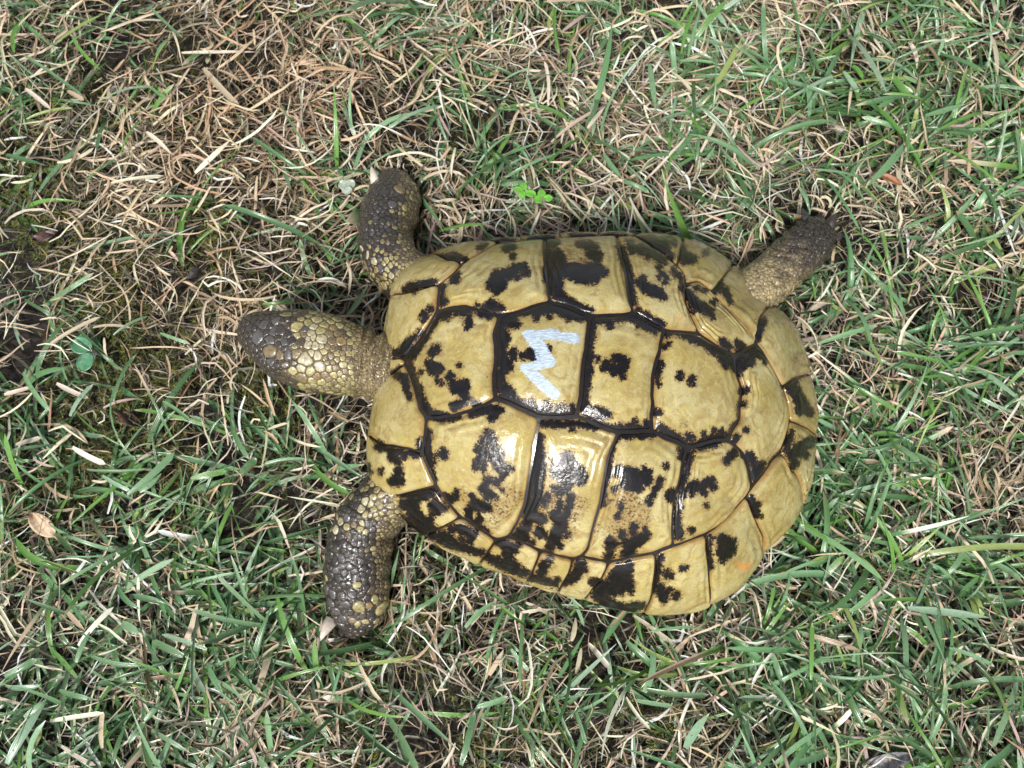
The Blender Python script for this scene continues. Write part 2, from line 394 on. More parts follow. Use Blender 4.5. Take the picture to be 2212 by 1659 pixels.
scute('V5', V, 't5', 'mt11', 'mt12', 'mb12', 'mb11', '-b5', '-v45', c=('B', 1580, 1480))
scute('Ct1', K, 'mt1', 'mt2', 'mt3', 'mt4', 'mt5a', '-ct12', '-t2a', '-t1', c=('A', 1290, 440))
scute('Ct2', K, 'ct12', 'mt5b', 'mt6', 'mt7a', '-ct23', '-t3a', '-t2b', c=('A', 2020, 400))
scute('Ct3', K, 'ct23', 'mt7b', 'mt8', 'mt9a', '-ct34', '-t4a', '-t3b', c=('B', 620, 560))
scute('Ct4', K, 'ct34', 'mt9b', 'mt10', '-t5', '-t4b', c=('B', 1090, 760))
scute('Cb1', K, 'b1', 'b2a', 'cb12', 'mb5', 'mb4', 'mb3', 'mb2', 'mb1', c=('C', 1160, 500))
scute('Cb2', K, 'b2b', 'b3a', 'cb23', 'mb7', 'mb6', 'mb5c', '-cb12', c=('C', 1850, 670))
scute('Cb3', K, 'b3b', 'b4a', 'cb34', 'mb9c', 'mb8', 'mb7c', '-cb23', c=('D', 430, 490))
scute('Cb4', K, 'b4b', 'b5', 'mb11c', 'mb10', 'mb9', '-cb34', c=('D', 1000, 480))
scute('N', 'nuchal_scute', 'f2', 'n_b', ('n_b', 'n_t'), '-n_t')
scute('T1', Mg, 'f1', 'n_t', ('n_t', 'st1'), '-st1', '-mt1')
scute('B1', Mg, 'f3', '-mb1', 'sb1', ('sb1', 'n_b'), '-n_b')
for i, inner in {2: ['mt2'], 3: ['mt3'], 4: ['mt4'], 5: ['mt5a', 'mt5b'], 6: ['mt6'], 7: ['mt7a', 'mt7b'], 8: ['mt8'], 9: ['mt9a', 'mt9b'], 10: ['mt10'], 11: ['mt11']}.items():
    scute('T%d' % i, Mg, *inner, 'st%d' % i, ('st%d' % i, 'st%d' % (i - 1)), '-st%d' % (i - 1))
scute('T12', Mg, 'mt12', 's12', ('s12', 'st11'), '-st11')
scute('B12', Mg, 'mb12', 'sb11', ('sb11', 's12'), '-s12')
for i, inner in {11: ['mb11', 'mb11c'], 10: ['mb10'], 9: ['mb9', 'mb9c'], 8: ['mb8'], 7: ['mb7c', 'mb7'], 6: ['mb6'], 5: ['mb5c', 'mb5'], 4: ['mb4'], 3: ['mb3'], 2: ['mb2']}.items():
    scute('B%d' % i, Mg, *inner, 'sb%d' % (i - 1), ('sb%d' % (i - 1), 'sb%d' % i), '-sb%d' % i)

# ---- black pigment of each scute: discs and strokes (x, y, radius) read off the shell
INK = {
'V1': [('A', [[(730,730,36),(650,830,34),(590,950,30),(520,1060,30),(450,1150,26),(470,1250,30),(510,1350,36),(550,1470,38),(600,1580,42),(680,1640,36),(800,1640,26)],
  [(750,700,30),(790,750,40)],[(850,690,26),(940,720,30),(1000,695,20)],[(880,740,14)],[(1090,730,20),(1160,765,18)],[(985,760,14),(985,830,24),(970,870,9)],[(700,1050,30),(660,1090,16)],
  [(650,1180,32),(690,1220,50),(740,1220,22)],[(820,1290,26)],[(725,1330,14),(740,1350,10)],[(850,1350,30),(880,1390,42),(950,1360,36),(940,1450,30),(970,1490,22)],[(860,1550,26),(930,1520,30),(960,1490,16)],[(1050,1530,22)],[(570,1250,9)],[(905,1190,8)]])],
'V2': [('A', [[(1260,780,36),(1300,800,52),(1350,800,42),(1400,830,26)],[(1255,900,52),(1290,960,44),(1260,1050,42),(1270,1150,52),(1320,1200,42)],[(1370,1070,24),(1370,1120,20)],[(1250,1270,44),(1260,1380,40),(1330,1420,42),(1380,1480,26)],
  [(1290,1470,30),(1450,1540,38),(1550,1595,40),(1650,1620,42),(1750,1625,38),(1850,1615,36),(1920,1600,26)],[(1300,750,20),(1400,730,30),(1500,700,40),(1580,690,50),(1660,680,50),(1740,700,36),(1800,710,36),(1850,740,32),(1920,750,34),(1980,770,30),(2030,770,18)],
  [(1570,770,20)],[(1690,770,12)],[(1850,780,12)],[(1470,1110,24),(1520,1090,40),(1560,1110,30)],[(1680,1050,11)],[(1530,1510,20)],[(1660,1540,30)],[(1760,1550,16)],[(1800,1540,14)],[(1880,1560,20)]])],
'V3': [('A', [[(2060,850,26),(2050,950,16),(2040,1050,12),(2030,1150,30),(2020,1250,34),(2010,1350,24),(1990,1450,16),(1990,1550,34),(2050,1610,44),(2130,1620,44)]]),
  ('B', [[(100,790,40),(200,780,30),(320,770,36),(400,760,28),(450,780,30),(520,820,30),(570,860,26),(620,880,20),(680,880,14)],[(230,850,20)],[(480,845,10)],[(610,910,9)],[(70,830,18),(50,900,14)],[(280,1140,36),(340,1150,42),(320,1220,50),(270,1230,42)],[(330,1290,20)],[(200,1180,28),(170,1220,20)],[(120,1140,10)],[(130,1590,34),(200,1620,26)],[(60,1600,20)]]),
  ('D', [[(0,20,22),(100,45,26),(200,78,26),(320,90,30),(400,70,24),(470,95,26),(540,85,26)],[(420,15,14)],[(520,45,24)],[(300,60,16)]])],
'V4': [('B', [[(720,910,24),(800,895,20),(900,920,34),(960,950,34),(1040,970,34),(1080,1010,30),(1130,1050,34),(1200,1080,38),(1250,1110,38),(1290,1160,34),(1310,1220,16)],[(1210,1140,24),(1240,1190,22)],[(990,1000,9)],[(740,1000,12)],[(700,1030,10)],[(660,1180,20),(650,1230,16),(635,1300,16)],[(650,1360,8)],[(625,1600,22),(650,1600,12)],[(840,1262,10)],[(835,1293,16)],[(940,1310,20),(925,1345,11)],[(950,1352,8)],[(1370,1420,16)],[(1365,1530,16),(1355,1610,14)]]),
  ('D', [[(620,60,20),(650,100,26),(700,140,34),(760,160,28),(840,215,16)],[(850,130,15),(850,165,12)],[(900,215,14),(980,180,20),(1050,155,28),(1110,160,26),(1160,150,24)],[(980,130,16)],[(1060,95,15)],[(1120,100,14)],[(1230,60,16),(1215,110,14)],[(900,150,8)]])],
'V5': [('B', [[(1330,1120,34),(1400,1100,42),(1460,1070,38),(1510,1080,36),(1560,1110,26)],[(1440,1150,40),(1380,1170,42),(1350,1230,22)],[(1580,1150,14)],[(1360,1270,10)],[(1390,1420,14),(1420,1400,16)],[(1395,1530,10)]]),
  ('D', [[(1215,190,16),(1250,150,14)],[(1330,90,11)],[(1350,300,22),(1380,360,30),(1420,400,32),(1400,460,34),(1420,510,22)],[(1450,370,20)],[(1500,420,14),(1550,340,12),(1600,290,10)]])],
'Ct1': [('A', [[(740,500,26),(745,530,20)],[(740,600,26),(720,650,20)],[(770,640,18)],[(830,400,18)],[(880,410,20),(860,450,24)],[(1190,490,36),(1240,420,48),(1260,480,48),(1230,530,26)],[(1260,410,36),(1320,400,36),(1400,350,32),(1460,340,30),(1480,375,30)],[(1400,420,16)],[(1310,170,20),(1370,160,16)],[(1370,240,16)],[(1140,690,34),(1200,680,42),(1260,690,28)],[(1190,640,16)],[(1060,668,9)],[(1652,350,6),(1660,450,9)]])],
'Ct2': [('A', [[(1630,150,34),(1690,250,44),(1710,350,54),(1730,450,62),(1740,540,52),(1790,600,38),(1850,640,30),(1950,690,24),(2040,720,18)],[(1800,360,52),(1900,360,52),(2000,370,52),(2100,350,48),(2150,380,34)],[(2080,430,42),(2000,440,36),(1900,410,36)],[(1640,110,36),(1720,120,40)],[(1750,220,34),(1800,290,30)],[(1950,130,16),(2030,150,28),(2080,170,28)],[(2050,220,32),(2110,240,34)]]), ('B', [[(300,150,12),(330,250,10),(360,330,9)]])],
'Ct3': [('B', [[(330,180,20),(365,290,18),(385,380,22),(405,480,20),(410,560,14),(430,640,18)],[(500,480,24),(540,520,34),(600,540,42),(660,570,36),(700,595,14)],[(470,470,20),(510,430,15)],[(650,340,15)],[(680,400,11)],[(720,430,11)],[(650,430,7)],[(710,470,11)],[(420,180,26),(500,190,20)],[(470,720,20),(530,760,22),(620,810,18),(680,840,11)],[(850,500,14),(880,540,20)],[(560,240,16)],[(400,120,24)]])],
'Ct4': [('B', [[(905,560,22),(920,600,32),(960,650,34),(1030,690,32),(1090,720,30),(1120,770,13)],[(1130,640,17)],[(940,720,16)],[(1330,990,14),(1380,1045,30)],[(1345,1065,20)],[(1200,985,20),(1270,1035,14)],[(980,520,11)],[(1050,540,9)],[(900,480,14)]])],
'Cb1': [('C', [[(620,340,30),(620,450,24),(620,540,34),(650,600,38)],[(640,660,20),(690,740,12)],[(760,525,36)],[(735,520,18)],[(1150,340,24),(1180,400,42),(1120,420,32)],[(1080,480,30),(1130,540,38),(1070,600,28),(1050,640,22)],[(1200,490,42),(1250,530,32),(1220,580,34),(1270,640,32),(1290,690,22),(1270,725,16)],[(1350,650,15)],[(1110,650,20)],[(1140,750,15),(1180,765,12)],[(1230,770,24)],[(1110,820,28),(1150,870,36),(1190,890,24)],[(1220,905,11)],[(1270,835,9)],[(1010,890,13)],[(880,850,10)],[(830,920,32),(870,900,16)],[(1040,970,48),(1100,980,44),(1150,990,28)],[(990,1020,32),(980,1080,20),(1010,1120,18)],[(1080,1090,24),(1060,1140,30),(1090,1185,24),(1150,1220,15)],[(780,890,12)],[(1000,180,12),(1080,150,28),(1150,130,38),(1200,160,42),(1250,140,32)],[(1180,215,18)],[(700,160+60,10),(800,225,9),(900,200,9)]])],
'Cb2': [('C', [[(1600,380,26),(1590,480,30),(1600,560,34),(1580,660,54),(1570,760,58),(1560,860,58),(1540,960,54),(1520,1040,52)],[(1600,1090,38),(1640,1100,28)],[(1500,1120,32),(1450,1200,32),(1400,1230,24)],[(1780,600,50),(1840,560,42),(1850,640,68),(1920,680,60),(1960,740,42)],[(1850,740,52),(1760,680,50)],[(1740,650,34)],[(1990,720,20)],[(1790,840,40),(1840,830,24)],[(1740,830,22)],[(1880,900,26),(1860,970,22)],[(1670,900,22)],[(1780,960,18),(1770,1000,26)],[(1840,1030,26)],[(1740,1060,40),(1800,1100,42),(1780,1180,42),(1740,1240,42),(1700,1330,32),(1670,1380,20)],[(1840,1220,24)],[(1600,1210,36),(1640,1230,24)],[(1480,1250,28),(1460,1300,24)],[(1540,1300,14)],[(1500,1170,24)],[(1780,1330,14)],[(1640,960,20)],[(1620,260,18),(1700,265,22),(1800,268,22),(1900,262,18),(2000,275,14),(2100,300,12)],[(1890,310,12)]])],
'Cb3': [('D', [[(290,130,18),(250,170,16),(230,220,16),(210,300,18),(190,400,20),(170,500,20),(150,600,16)],[(300,130,16),(400,135,18),(480,130,18),(560,125,18)],[(280,430,36),(340,440,50),(420,470,58),(500,490,50)],[(520,440,24)],[(350,530,40),(440,560,32)],[(490,410,15)],[(670,390,15)],[(630,490,13),(590,560,13),(560,620,14),(530,680,16)],[(790,260,20),(820,270,28),(800,310,20)],[(250,570,15)],[(310,680,11),(300,730,9)],[(270,790,13)],[(310,940,22)],[(410,880,22),(400,930,18)],[(210,1000,26),(250,1020,18),(200,1040,22)],[(420,1000,40),(480,970,32),(520,950,14)],[(350,1010,26),(380,1070,36),(340,1130,32)],[(200,1130,30),(215,1070,14)],[(500,900,10)],[(140,640,18),(150,700,11)],[(690,630,22),(728,600,24),(722,655,20)]])],
'Cb4': [('D', [[(860,290,18),(840,380,20),(820,450,18),(795,540,20),(800,600,20),(775,680,16),(765,780,18),(760,880,20),(775,955,26)],[(860,570,32),(920,540,32),(960,560,30),(1030,510,28),(1050,550,26)],[(980,600,18)],[(880,605,14)],[(1240,260,22),(1200,300,22),(1160,340,18)],[(1300,290,10)],[(1000,710,10)],[(880,910,16)],[(900,245,7),(1100,195,6)]])],
'N': [('A', [[(330,1262,9),(390,1225,14)]])],
'T1': [('A', [[(600,750,26),(585,790,14)],[(520,940,12),(480,980,24),(430,1030,28),(480,1060,32)],[(290,1090,20),(350,1090,24),(420,1090,24)],[(650,700,20)],[(510,547,11)],[(560,900,14)]])],
'B1': [('A', [[(360,1280,20),(420,1290,20),(440,1390,14),(470,1480,9)]]), ('C', [[(210,435,13)],[(560,400,8),(550,500,8)]])],
'T2': [('A', [[(430,530,18),(500,500,25),(600,490,22),(690,465,14)]])],
'T3': [('A', [[(720,252,10),(780,255,20),(850,240,24),(900,265,22)],[(950,270,14)],[(1080,165,14),(1120,140,14)]])],
'B2': [('C', [[(190,470,14),(300,485,12),(440,520,14),(540,540,12)],[(330,560,36),(370,590,24)],[(340,525,30)],[(430,545,18)],[(380,670,28),(370,720,24),(330,765,30),(390,765,24)],[(222,660,6),(222,690,5)],[(95,640,20),(115,680,14)]])],
'B3': [('C', [[(420,890,12),(500,890,20),(600,880,36),(680,860,24)],[(430,970,42),(500,960,42),(500,1040,52),(560,1100,46),(600,1160,44),(700,1200,34)],[(680,970,28),(690,1030,32),(740,980,26),(780,1000,18)],[(640,1110,30)],[(720,895,15)]])],
'B4': [('C', [[(830,1180,20),(900,1170,24),(960,1200,28),(1010,1240,32),(990,1290,18)],[(1040,1210,18)],[(760,1230,28),(850,1300,30),(950,1345,22)],[(920,1270,16)]])],
'B5': [('C', [[(1260,1300,28),(1330,1320,36),(1380,1350,32),(1320,1400,32),(1330,1470,34),(1400,1510,30)],[(1250,1440,18)],[(1420,1310,18)],[(1450,1545,20)]])],
'B6': [('C', [[(1640,1500,32),(1620,1560,28)],[(1690,1450,18)],[(1590,1600,20)],[(1750,1630,18)]])],
'B7': [('C', [[(1960,1480,32),(1940,1550,34),(1880,1610,34)],[(1990,1530,20)],[(2080,1640,30)],[(1820,1645,20)]])],
'B8': [('D', [[(360,1200,32),(340,1280,42),(360,1360,36),(280,1320,44),(230,1400,42),(160,1370,42),(110,1430,38),(170,1480,42),(260,1540,34),(350,1550,28),(430,1530,28),(480,1520,14)],[(300,1400,30)],[(380,1410,14)],[(300,1230,40),(230,1300,32)]])],
'B9': [('D', [[(620,1120,14),(610,1200,16),(590,1300,11),(572,1400,8)],[(620,1385,32),(640,1420,34),(650,1470,26)],[(680,1400,14)],[(755,1445,24)],[(720,1400,11)],[(700,1280,20),(670,1270,12)],[(690,1240,10)],[(800,1225,11),(830,1210,8)]])],
'B10': [('D', [[(1150,1010,46),(1180,1060,50),(1140,1090,44)],[(1130,980,32)],[(1130,1150,18)],[(1210,1000,22)],[(1020,970,13),(1012,1060,11),(1027,1150,9),(1036,1210,9)]])],
'B11': [('D', [[(1360,650,20),(1385,720,20),(1400,770,22),(1430,790,12)],[(1420,690,14)]])],
'B12': [('D', [[(1695,110,14),(1665,190,15),(1645,250,12)],[(1690,300,28),(1740,260,36),(1780,230,36),(1840,190,32),(1870,180,20)],[(1800,290,26)],[(1720,350,22),(1705,390,14)]])],
'T12': [('B', [[(1800,1390,32),(1840,1330,16)],[(1840,1390,30),(1850,1450,42),(1900,1530,38),(1960,1600,26)],[(1880,1580,32)]])],
'T11': [('B', [[(1560,800,15),(1540,850,20),(1510,920,15),(1520,960,9)]])],
'T10': [('B', [[(1180,490,24),(1150,540,14)],[(1230,540,18),(1250,590,22),(1265,630,12)]])],
'T9': [('B', [[(850,180,24),(845,260,24),(900,250,32),(950,270,26)],[(1055,212,15)],[(870,290,14)]])],
'T8': [('B', [[(500,120,36),(600,150,36),(650,190,30),(700,200,24)],[(560,210,26)],[(740,110,26),(650,120,26)],[(760,245,20)],[(790,130,12)]])],
}
for k, u in (('T4', 1250), ('T5', 1600), ('T6', 1950)): INK[k] = [('A', [[(u - 60, 100, 40), (u + 90, 90, 40)]])]
for k, st_ in (('B3', [(310,1010,16),(400,1095,22),(500,1175,30),(600,1210,30)]), ('B4', [(650,1225,28),(780,1290,26),(900,1335,24),(1100,1390,20)]), ('B5', [(1150,1420,20),(1260,1490,22),(1400,1550,24),(1490,1570,18)]), ('B6', [(1530,1590,20),(1640,1625,22),(1740,1655,18)])): INK[k].append(('C', [st_]))
INK['T8'].append(('B', [[(450,110,40),(600,120,40),(700,170,34),(640,230,26),(520,170,36)]])); INK['Ct3'].append(('B', [[(520,150,24),(620,230,20),(700,290,16)],[(780,360,12),(840,430,14)]]))
INK['T7'] = [('B', [[(200, 95, 40), (330, 95, 40)]])]
BROWN = {'V1': [('A', [[(700,1060,45)],[(1150,1290,14)],[(980,820,26)],[(935,1440,50)]])], 'V4': [('D', [[(815,45,20)]])], 'V3': [('B', [[(475,905,12)]])],
 'Cb1': [('C', [[(1250,560,90)],[(1180,760,70)],[(1350,900,90),(1250,1020,70)],[(930,900,60)],[(1200,1100,50)]])],
 'Cb2': [('C', [[(1660,590,60)],[(1700,1000,120),(1850,1000,110),(1800,1200,100)],[(1950,960,70)],[(1560,1200,60)]])],
 'Cb3': [('D', [[(200,640,60),(350,700,110),(420,800,120),(300,900,120),(330,1040,110)],[(100,900,50)]])], 'Cb4': [('D', [[(900,560,50)],[(1050,260,14)],[(1160,330,26)]])],
 'Ct3': [('B', [[(650,250,70),(500,180,60)],[(900,450,40)]])], 'Ct4': [('B', [[(1000,520,40)]])], 'Ct2': [('A', [[(1850,250,70),(2080,260,40)]])],
 'T8': [('B', [[(600,160,90)]])], 'B4': [('C', [[(900,1230,80)]])], 'B3': [('C', [[(720,960,60)]])], 'B6': [('C', [[(1650,1500,60)]])], 'B7': [('C', [[(1950,1540,60)]])],
 'T11': [('B', [[(1850,1130,40)]])], 'T10': [('B', [[(1300,330,16),(1420,440,16),(1530,590,12)]])], 'B10': [('D', [[(1060,1030,14)]])], 'B8': [('D', [[(100,1330,50)]])]}
PAINT = {'V2': [('A', [[(1910,955,50),(1780,940,38),(1650,925,40),(1500,920,46)],[(1480,915,30),(1540,985,42),(1600,1020,56),(1640,1090,56),(1690,1150,50)],[(1620,1090,58),(1640,1160,58)],[(1710,1170,36),(1600,1190,44),(1460,1212,32)],[(1480,1225,32),(1560,1290,54),(1650,1370,54),(1735,1440,48)],[(1640,893,16),(1700,883,18),(1770,903,16)]])]}
ORANGE = {'Ct3': [('B', [[(830,775,24)]])], 'B10': [('D', [[(1250,1190,22),(1310,1210,36),(1360,1180,18)]])], 'B12': [('D', [[(1850,415,14)]])], 'Cb3': [('D', [[(762,467,6)]])]}
def sdf(uv, table, default=-60.0):
    out = np.full(len(uv), default)
    for reg, strokes in table or []:
        s = REG[reg][2] * 1.82278
        for st_ in strokes:
            p = np.array([(*pix(reg, x, y), r / s) for x, y, r in st_])
            if len(p) == 1: p = np.repeat(p, 2, 0)
            for a, b in zip(p[:-1], p[1:]):
                d = b[:2] - a[:2]; L2 = max(d @ d, 1e-9); t = np.clip(((uv - a[:2]) @ d) / L2, 0, 1)
                out = np.maximum(out, a[2] + (b[2] - a[2]) * t - np.hypot(*(uv - a[:2] - t[:, None] * d).T))
    return out

LOC = np.array([*at1(1280, 900, .03)[:2], 0.0])     # tortoise base
tort = bpy.data.objects.new('tortoise', None); col.objects.link(tort); tort.location = LOC; tort.empty_display_size = .05
tag(tort, 'yellow and black tortoise with a pale blue zigzag painted on its shell', 'tortoise')
def clean(p):
    keep = [0]
    for i in range(1, len(p)):
        if np.hypot(*(p[i] - p[keep[-1]])) > 2e-4: keep.append(i)
    if np.hypot(*(p[keep[-1]] - p[keep[0]])) < 2e-4: keep.pop()
    return p[keep]
def densify(p, step):
    q = []
    for a, b in zip(p, np.roll(p, -1, 0)):
        n = max(1, int(round(np.hypot(*(b - a)) / step)))
        for i in range(n): q.append(a + (b - a) * i / n)
    return np.array(q)
def build_carapace():
    nt, nr = 150, 36
    th = np.linspace(-np.pi, np.pi, nt, endpoint=False); rr = np.sin(np.linspace(0.0003, 1, nr) * np.pi / 2)
    V_, F_ = [], []
    for r in rr:
        xy = CEN + np.stack([np.cos(th), np.sin(th)], 1) * (_per(th, TR) * r * .996)[:, None]
        V_.append(np.column_stack([xy, zdome(xy)]) - ndome(xy) * .0011)
    rimz = _per(th, TZ)
    for r, dz in ((.992, -.0035), (.965, -.006), (.90, -.006)):
        xy = CEN + np.stack([np.cos(th), np.sin(th)], 1) * (_per(th, TR) * r)[:, None]
        V_.append(np.column_stack([xy, rimz + dz]))
    for r, z in ((.84, .016), (.4, .016)):
        xy = CEN + np.stack([np.cos(th), np.sin(th)], 1) * (_per(th, TR) * r)[:, None]; V_.append(np.column_stack([xy, np.full(nt, z)]))
    nn = len(V_); i = np.arange(nn * nt).reshape(nn, nt); j = np.roll(i, -1, 1)
    F = np.stack([i[:-1], i[1:], j[1:], j[:-1]], -1).reshape(-1, 4)
    me = mesh_np('carapace', np.concatenate(V_) - LOC, F); o = link('carapace', me, M_BONE, tort); me.materials.append(M_RIM)
    mi = np.zeros(len(F), np.int32); mi[(nr - 1) * nt:] = 1; me.polygons.foreach_set('material_index', mi)
    tag(o, 'glossy domed shell of black blotched yellow plates')
    # plastron
    vs = []
    for r, z in ((.84, .017), (.82, .010), (.76, .006), (.3, .005)):
        xy = CEN + np.stack([np.cos(th), np.sin(th)], 1) * (_per(th, TR) * r)[:, None]; vs.append(np.column_stack([xy, np.full(nt, z)]))
    i = np.arange(4 * nt).reshape(4, nt); j = np.roll(i, -1, 1)
    F = np.stack([i[:-1], i[1:], j[1:], j[:-1]], -1).reshape(-1, 4)
    link('plastron', mesh_np('plastron', np.concatenate(vs) - LOC, F), M_RIM, tort)
    return o
carapace = build_carapace()
GROW = {'V1': 1.0, 'V2': 1.0}
def build_scute(key):
    kind, poly, cen = SC[key]
    poly = clean(poly); big = kind in (V, K)
    b = densify(poly, .0011 if big else .0013); n = len(b)
    rs = np.random.default_rng(sum(map(ord, key)) * 13)
    # soften the corners a little and roughen the line
    for _ in range(2): b = .5 * b + .25 * (np.roll(b, 1, 0) + np.roll(b, -1, 0))
    w = rs.normal(0, 1, n); w = (w + np.roll(w, 1) + np.roll(w, -1)) / 3 * .00010
    c = b.mean(0) if cen is None else cen
    nx = np.roll(b, -1, 0) - np.roll(b, 1, 0); nrm = np.stack([nx[:, 1], -nx[:, 0]], 1); nrm /= np.linalg.norm(nrm, axis=1)[:, None]
    area = np.sum(b[:, 0] * np.roll(b[:, 1], -1) - b[:, 1] * np.roll(b[:, 0], -1)); nrm *= np.sign(area)
    isrim = rfrac(b) > .985
    b = b - nrm * (np.where(isrim, -.0004, .00052 if kind == V else .00028) + w)[:, None]
    K_ = 30 if big else 16
    rho = np.concatenate([np.linspace(0, .9, K_ - 6, endpoint=False), [.90, .93, .955, .975, .99, 1.0]])[1:]
    P = [c[None]] + [c + (b - c) * r for r in rho]
    xy = np.concatenate(P); rv = np.concatenate([[0], np.repeat(rho, n)])
    # areola of costal and vertebral shields sits a little proud; seams sink
    size = math.sqrt(abs(area) / 2)
    puff = size * (.075 if kind == V else .062 if kind == K else .045)
    h = puff * (1 - rv ** 3.6) - puff * .30
    ang = np.concatenate([[0], np.tile(np.linspace(0, 2 * np.pi, n, endpoint=False), len(rho))])
    wob = .05 * np.sin(3 * ang + rs.uniform(0, 6)) + .03 * np.sin(7 * ang + rs.uniform(0, 6))
    ring = np.sin((rv + wob * rv) * (34 if big else 22) + rs.uniform(0, 6)) * np.clip((rv - .38) * 3, 0, 1) * (1 - np.clip((rv - .93) * 14, 0, 1))
    ring = np.sign(ring) * np.abs(ring) ** .7; sel = .55 + .55 * np.sin(2 * ang + rs.uniform(0, 6))
    rear = key in ('V5', 'Ct4', 'Cb4', 'T9', 'T10', 'T11', 'T12', 'B9', 'B10', 'B11', 'B12')
    h += ring * (.00016 if kind == V and not rear else .00065 if rear else .00032) * sel
    line = np.clip(-ring, 0, 1) * np.clip(sel, 0, 1)
    lump = np.zeros(len(xy))
    for _ in range(5):
        k = rs.normal(0, 1, 2) * 130; lump += np.sin(xy @ k + rs.uniform(0, 6))
    h += lump * (.00016 if rear else .00008)
    edge_drop = np.clip((rv - .955) / .045, 0, 1) ** 2 * .0011
    h -= edge_drop
    N_ = ndome(xy); Pz = np.column_stack([xy, zdome(xy)]) + N_ * h[:, None]
    # skirt so the plate has thickness
    sk = Pz[-n:] - N_[-n:] * .0013; Pz = np.concatenate([Pz, sk]); rv2 = np.concatenate([rv, np.ones(n)])
    # faces
    nr = len(rho) + 1; idx = 1 + np.arange(nr * n).reshape(nr, n); j = np.roll(idx, -1, 1)
    Q = np.stack([idx[:-1], idx[1:], j[1:], j[:-1]], -1).reshape(-1, 4)
    tri = np.stack([np.zeros(n, int), idx[0], j[0], j[0]], -1)
    if area < 0: Q = Q[:, ::-1]; tri = tri[:, ::-1]
    me = bpy.data.meshes.new(kind)
    tri3 = tri[:, [0, 1, 2]] if area > 0 else tri[:, [3, 2, 1]] * 0 + np.stack([j[0], idx[0], np.zeros(n, int)], -1)
    F = [tuple(f) for f in tri3.tolist()] + [tuple(f) for f in Q.tolist()]
    me.from_pydata((Pz - LOC).tolist(), [], F); me.polygons.foreach_set('use_smooth', np.ones(len(F), bool)); me.update()
    uv = project(Pz)
    attr_f(me, 'ink', sdf(uv, INK.get(key))); attr_f(me, 'brown', sdf(uv, BROWN.get(key), -40)); attr_f(me, 'paint', sdf(uv, PAINT.get(key), -30))
    attr_f(me, 'orange', sdf(uv, ORANGE.get(key), -30)); attr_f(me, 'rho', rv2); attr_f(me, 'line', np.concatenate([line, np.zeros(n)]))
    o = link(kind, me, M_SCUTE, carapace)
    return o
for key in SC: build_scute(key)

# ================================================================== TORTOISE: skin body (one continuous surface)
PXM = .000215
LOFTS = {   # (u, v, centre height, half width px, height up, height down)
 'head': [(541,716,.037,22,.006,.006),(545,717,.0375,33,.009,.009),(554,720,.039,44,.0115,.011),(568,725,.0405,53,.013,.013),(588,733,.042,63,.0145,.0145),(615,745,.043,78,.016,.016),(655,754,.044,86,.017,.018),(700,764,.044,87,.0175,.019),(740,774,.0435,81,.017,.019),(768,781,.043,75,.0160,.018),(785,786,.043,71,.0145,.016),(830,797,.043,72,.015,.017),(900,812,.042,68,.016,.017),(1000,830,.04,70,.016,.016)],
 'fore_top': [(960,660,.032,60,.020,.020),(900,618,.031,60,.020,.020),(855,578,.028,62,.019,.019),(835,540,.025,63,.018,.018),(833,500,.022,63,.017,.018),(843,460,.018,67,.016,.016),(852,428,.013,66,.013,.013),(846,402,.009,50,.009,.009),(832,385,.007,30,.006,.007)],
 'fore_bot': [(950,1010,.032,58,.020,.020),(890,1050,.031,60,.020,.020),(835,1085,.029,62,.019,.019),(796,1120,.026,64,.0185,.019),(779,1165,.023,67,.018,.019),(773,1220,.019,69,.017,.017),(773,1275,.015,69,.015,.015),(771,1318,.011,62,.011,.011),(762,1345,.008,46,.008,.008),(752,1360,.006,26,.005,.006)],
 'hind_top': [(1540,700,.028,60,.020,.020),(1620,640,.026,58,.018,.018),(1670,598,.022,56,.016,.018),(1710,560,.018,58,.015,.016),(1745,528,.013,60,.013,.013),(1766,505,.009,50,.009,.009),(1776,490,.006,30,.006,.006)],
 'hind_bot': [(1460,1110,.026,60,.016,.018),(1530,1165,.019,56,.013,.016),(1572,1205,.012,50,.011,.011),(1590,1225,.008,34,.007,.008)],
}
PATHS = {}
def loft(rows, bm, seg=22):
    P = np.array([at1(u, v, z) for u, v, z, *_ in rows]); n = len(P)
    T = np.gradient(P, axis=0); rings = []
    for i, (u, v, z, hw, hu, hd) in enumerate(rows):
        f = T[i] / np.linalg.norm(T[i]); side = np.cross([0, 0, 1], f); side /= np.linalg.norm(side); up = np.cross(f, side)
        if up[2] < 0: up = -up
        w = hw * PXM * (1.0 if z > .03 else 1.03); ring = []
        for k in range(seg):
            a = 2 * math.pi * k / seg; ca, sa = math.cos(a), math.sin(a)
            ca = math.copysign(abs(ca) ** .9, ca); sa2 = math.copysign(abs(sa) ** .9, sa)
            p = P[i] + side * w * ca + up * (hu if sa > 0 else hd) * sa2
            p[2] = max(p[2], -.0015)
            ring.append(bm.verts.new(p))
        rings.append(ring)
    for r0, r1 in zip(rings[:-1], rings[1:]):
        for k in range(seg):
            bm.faces.new((r0[k], r0[(k + 1) % seg], r1[(k + 1) % seg], r1[k]))
    bm.faces.new(rings[0][::-1]); bm.faces.new(rings[-1])
    return P
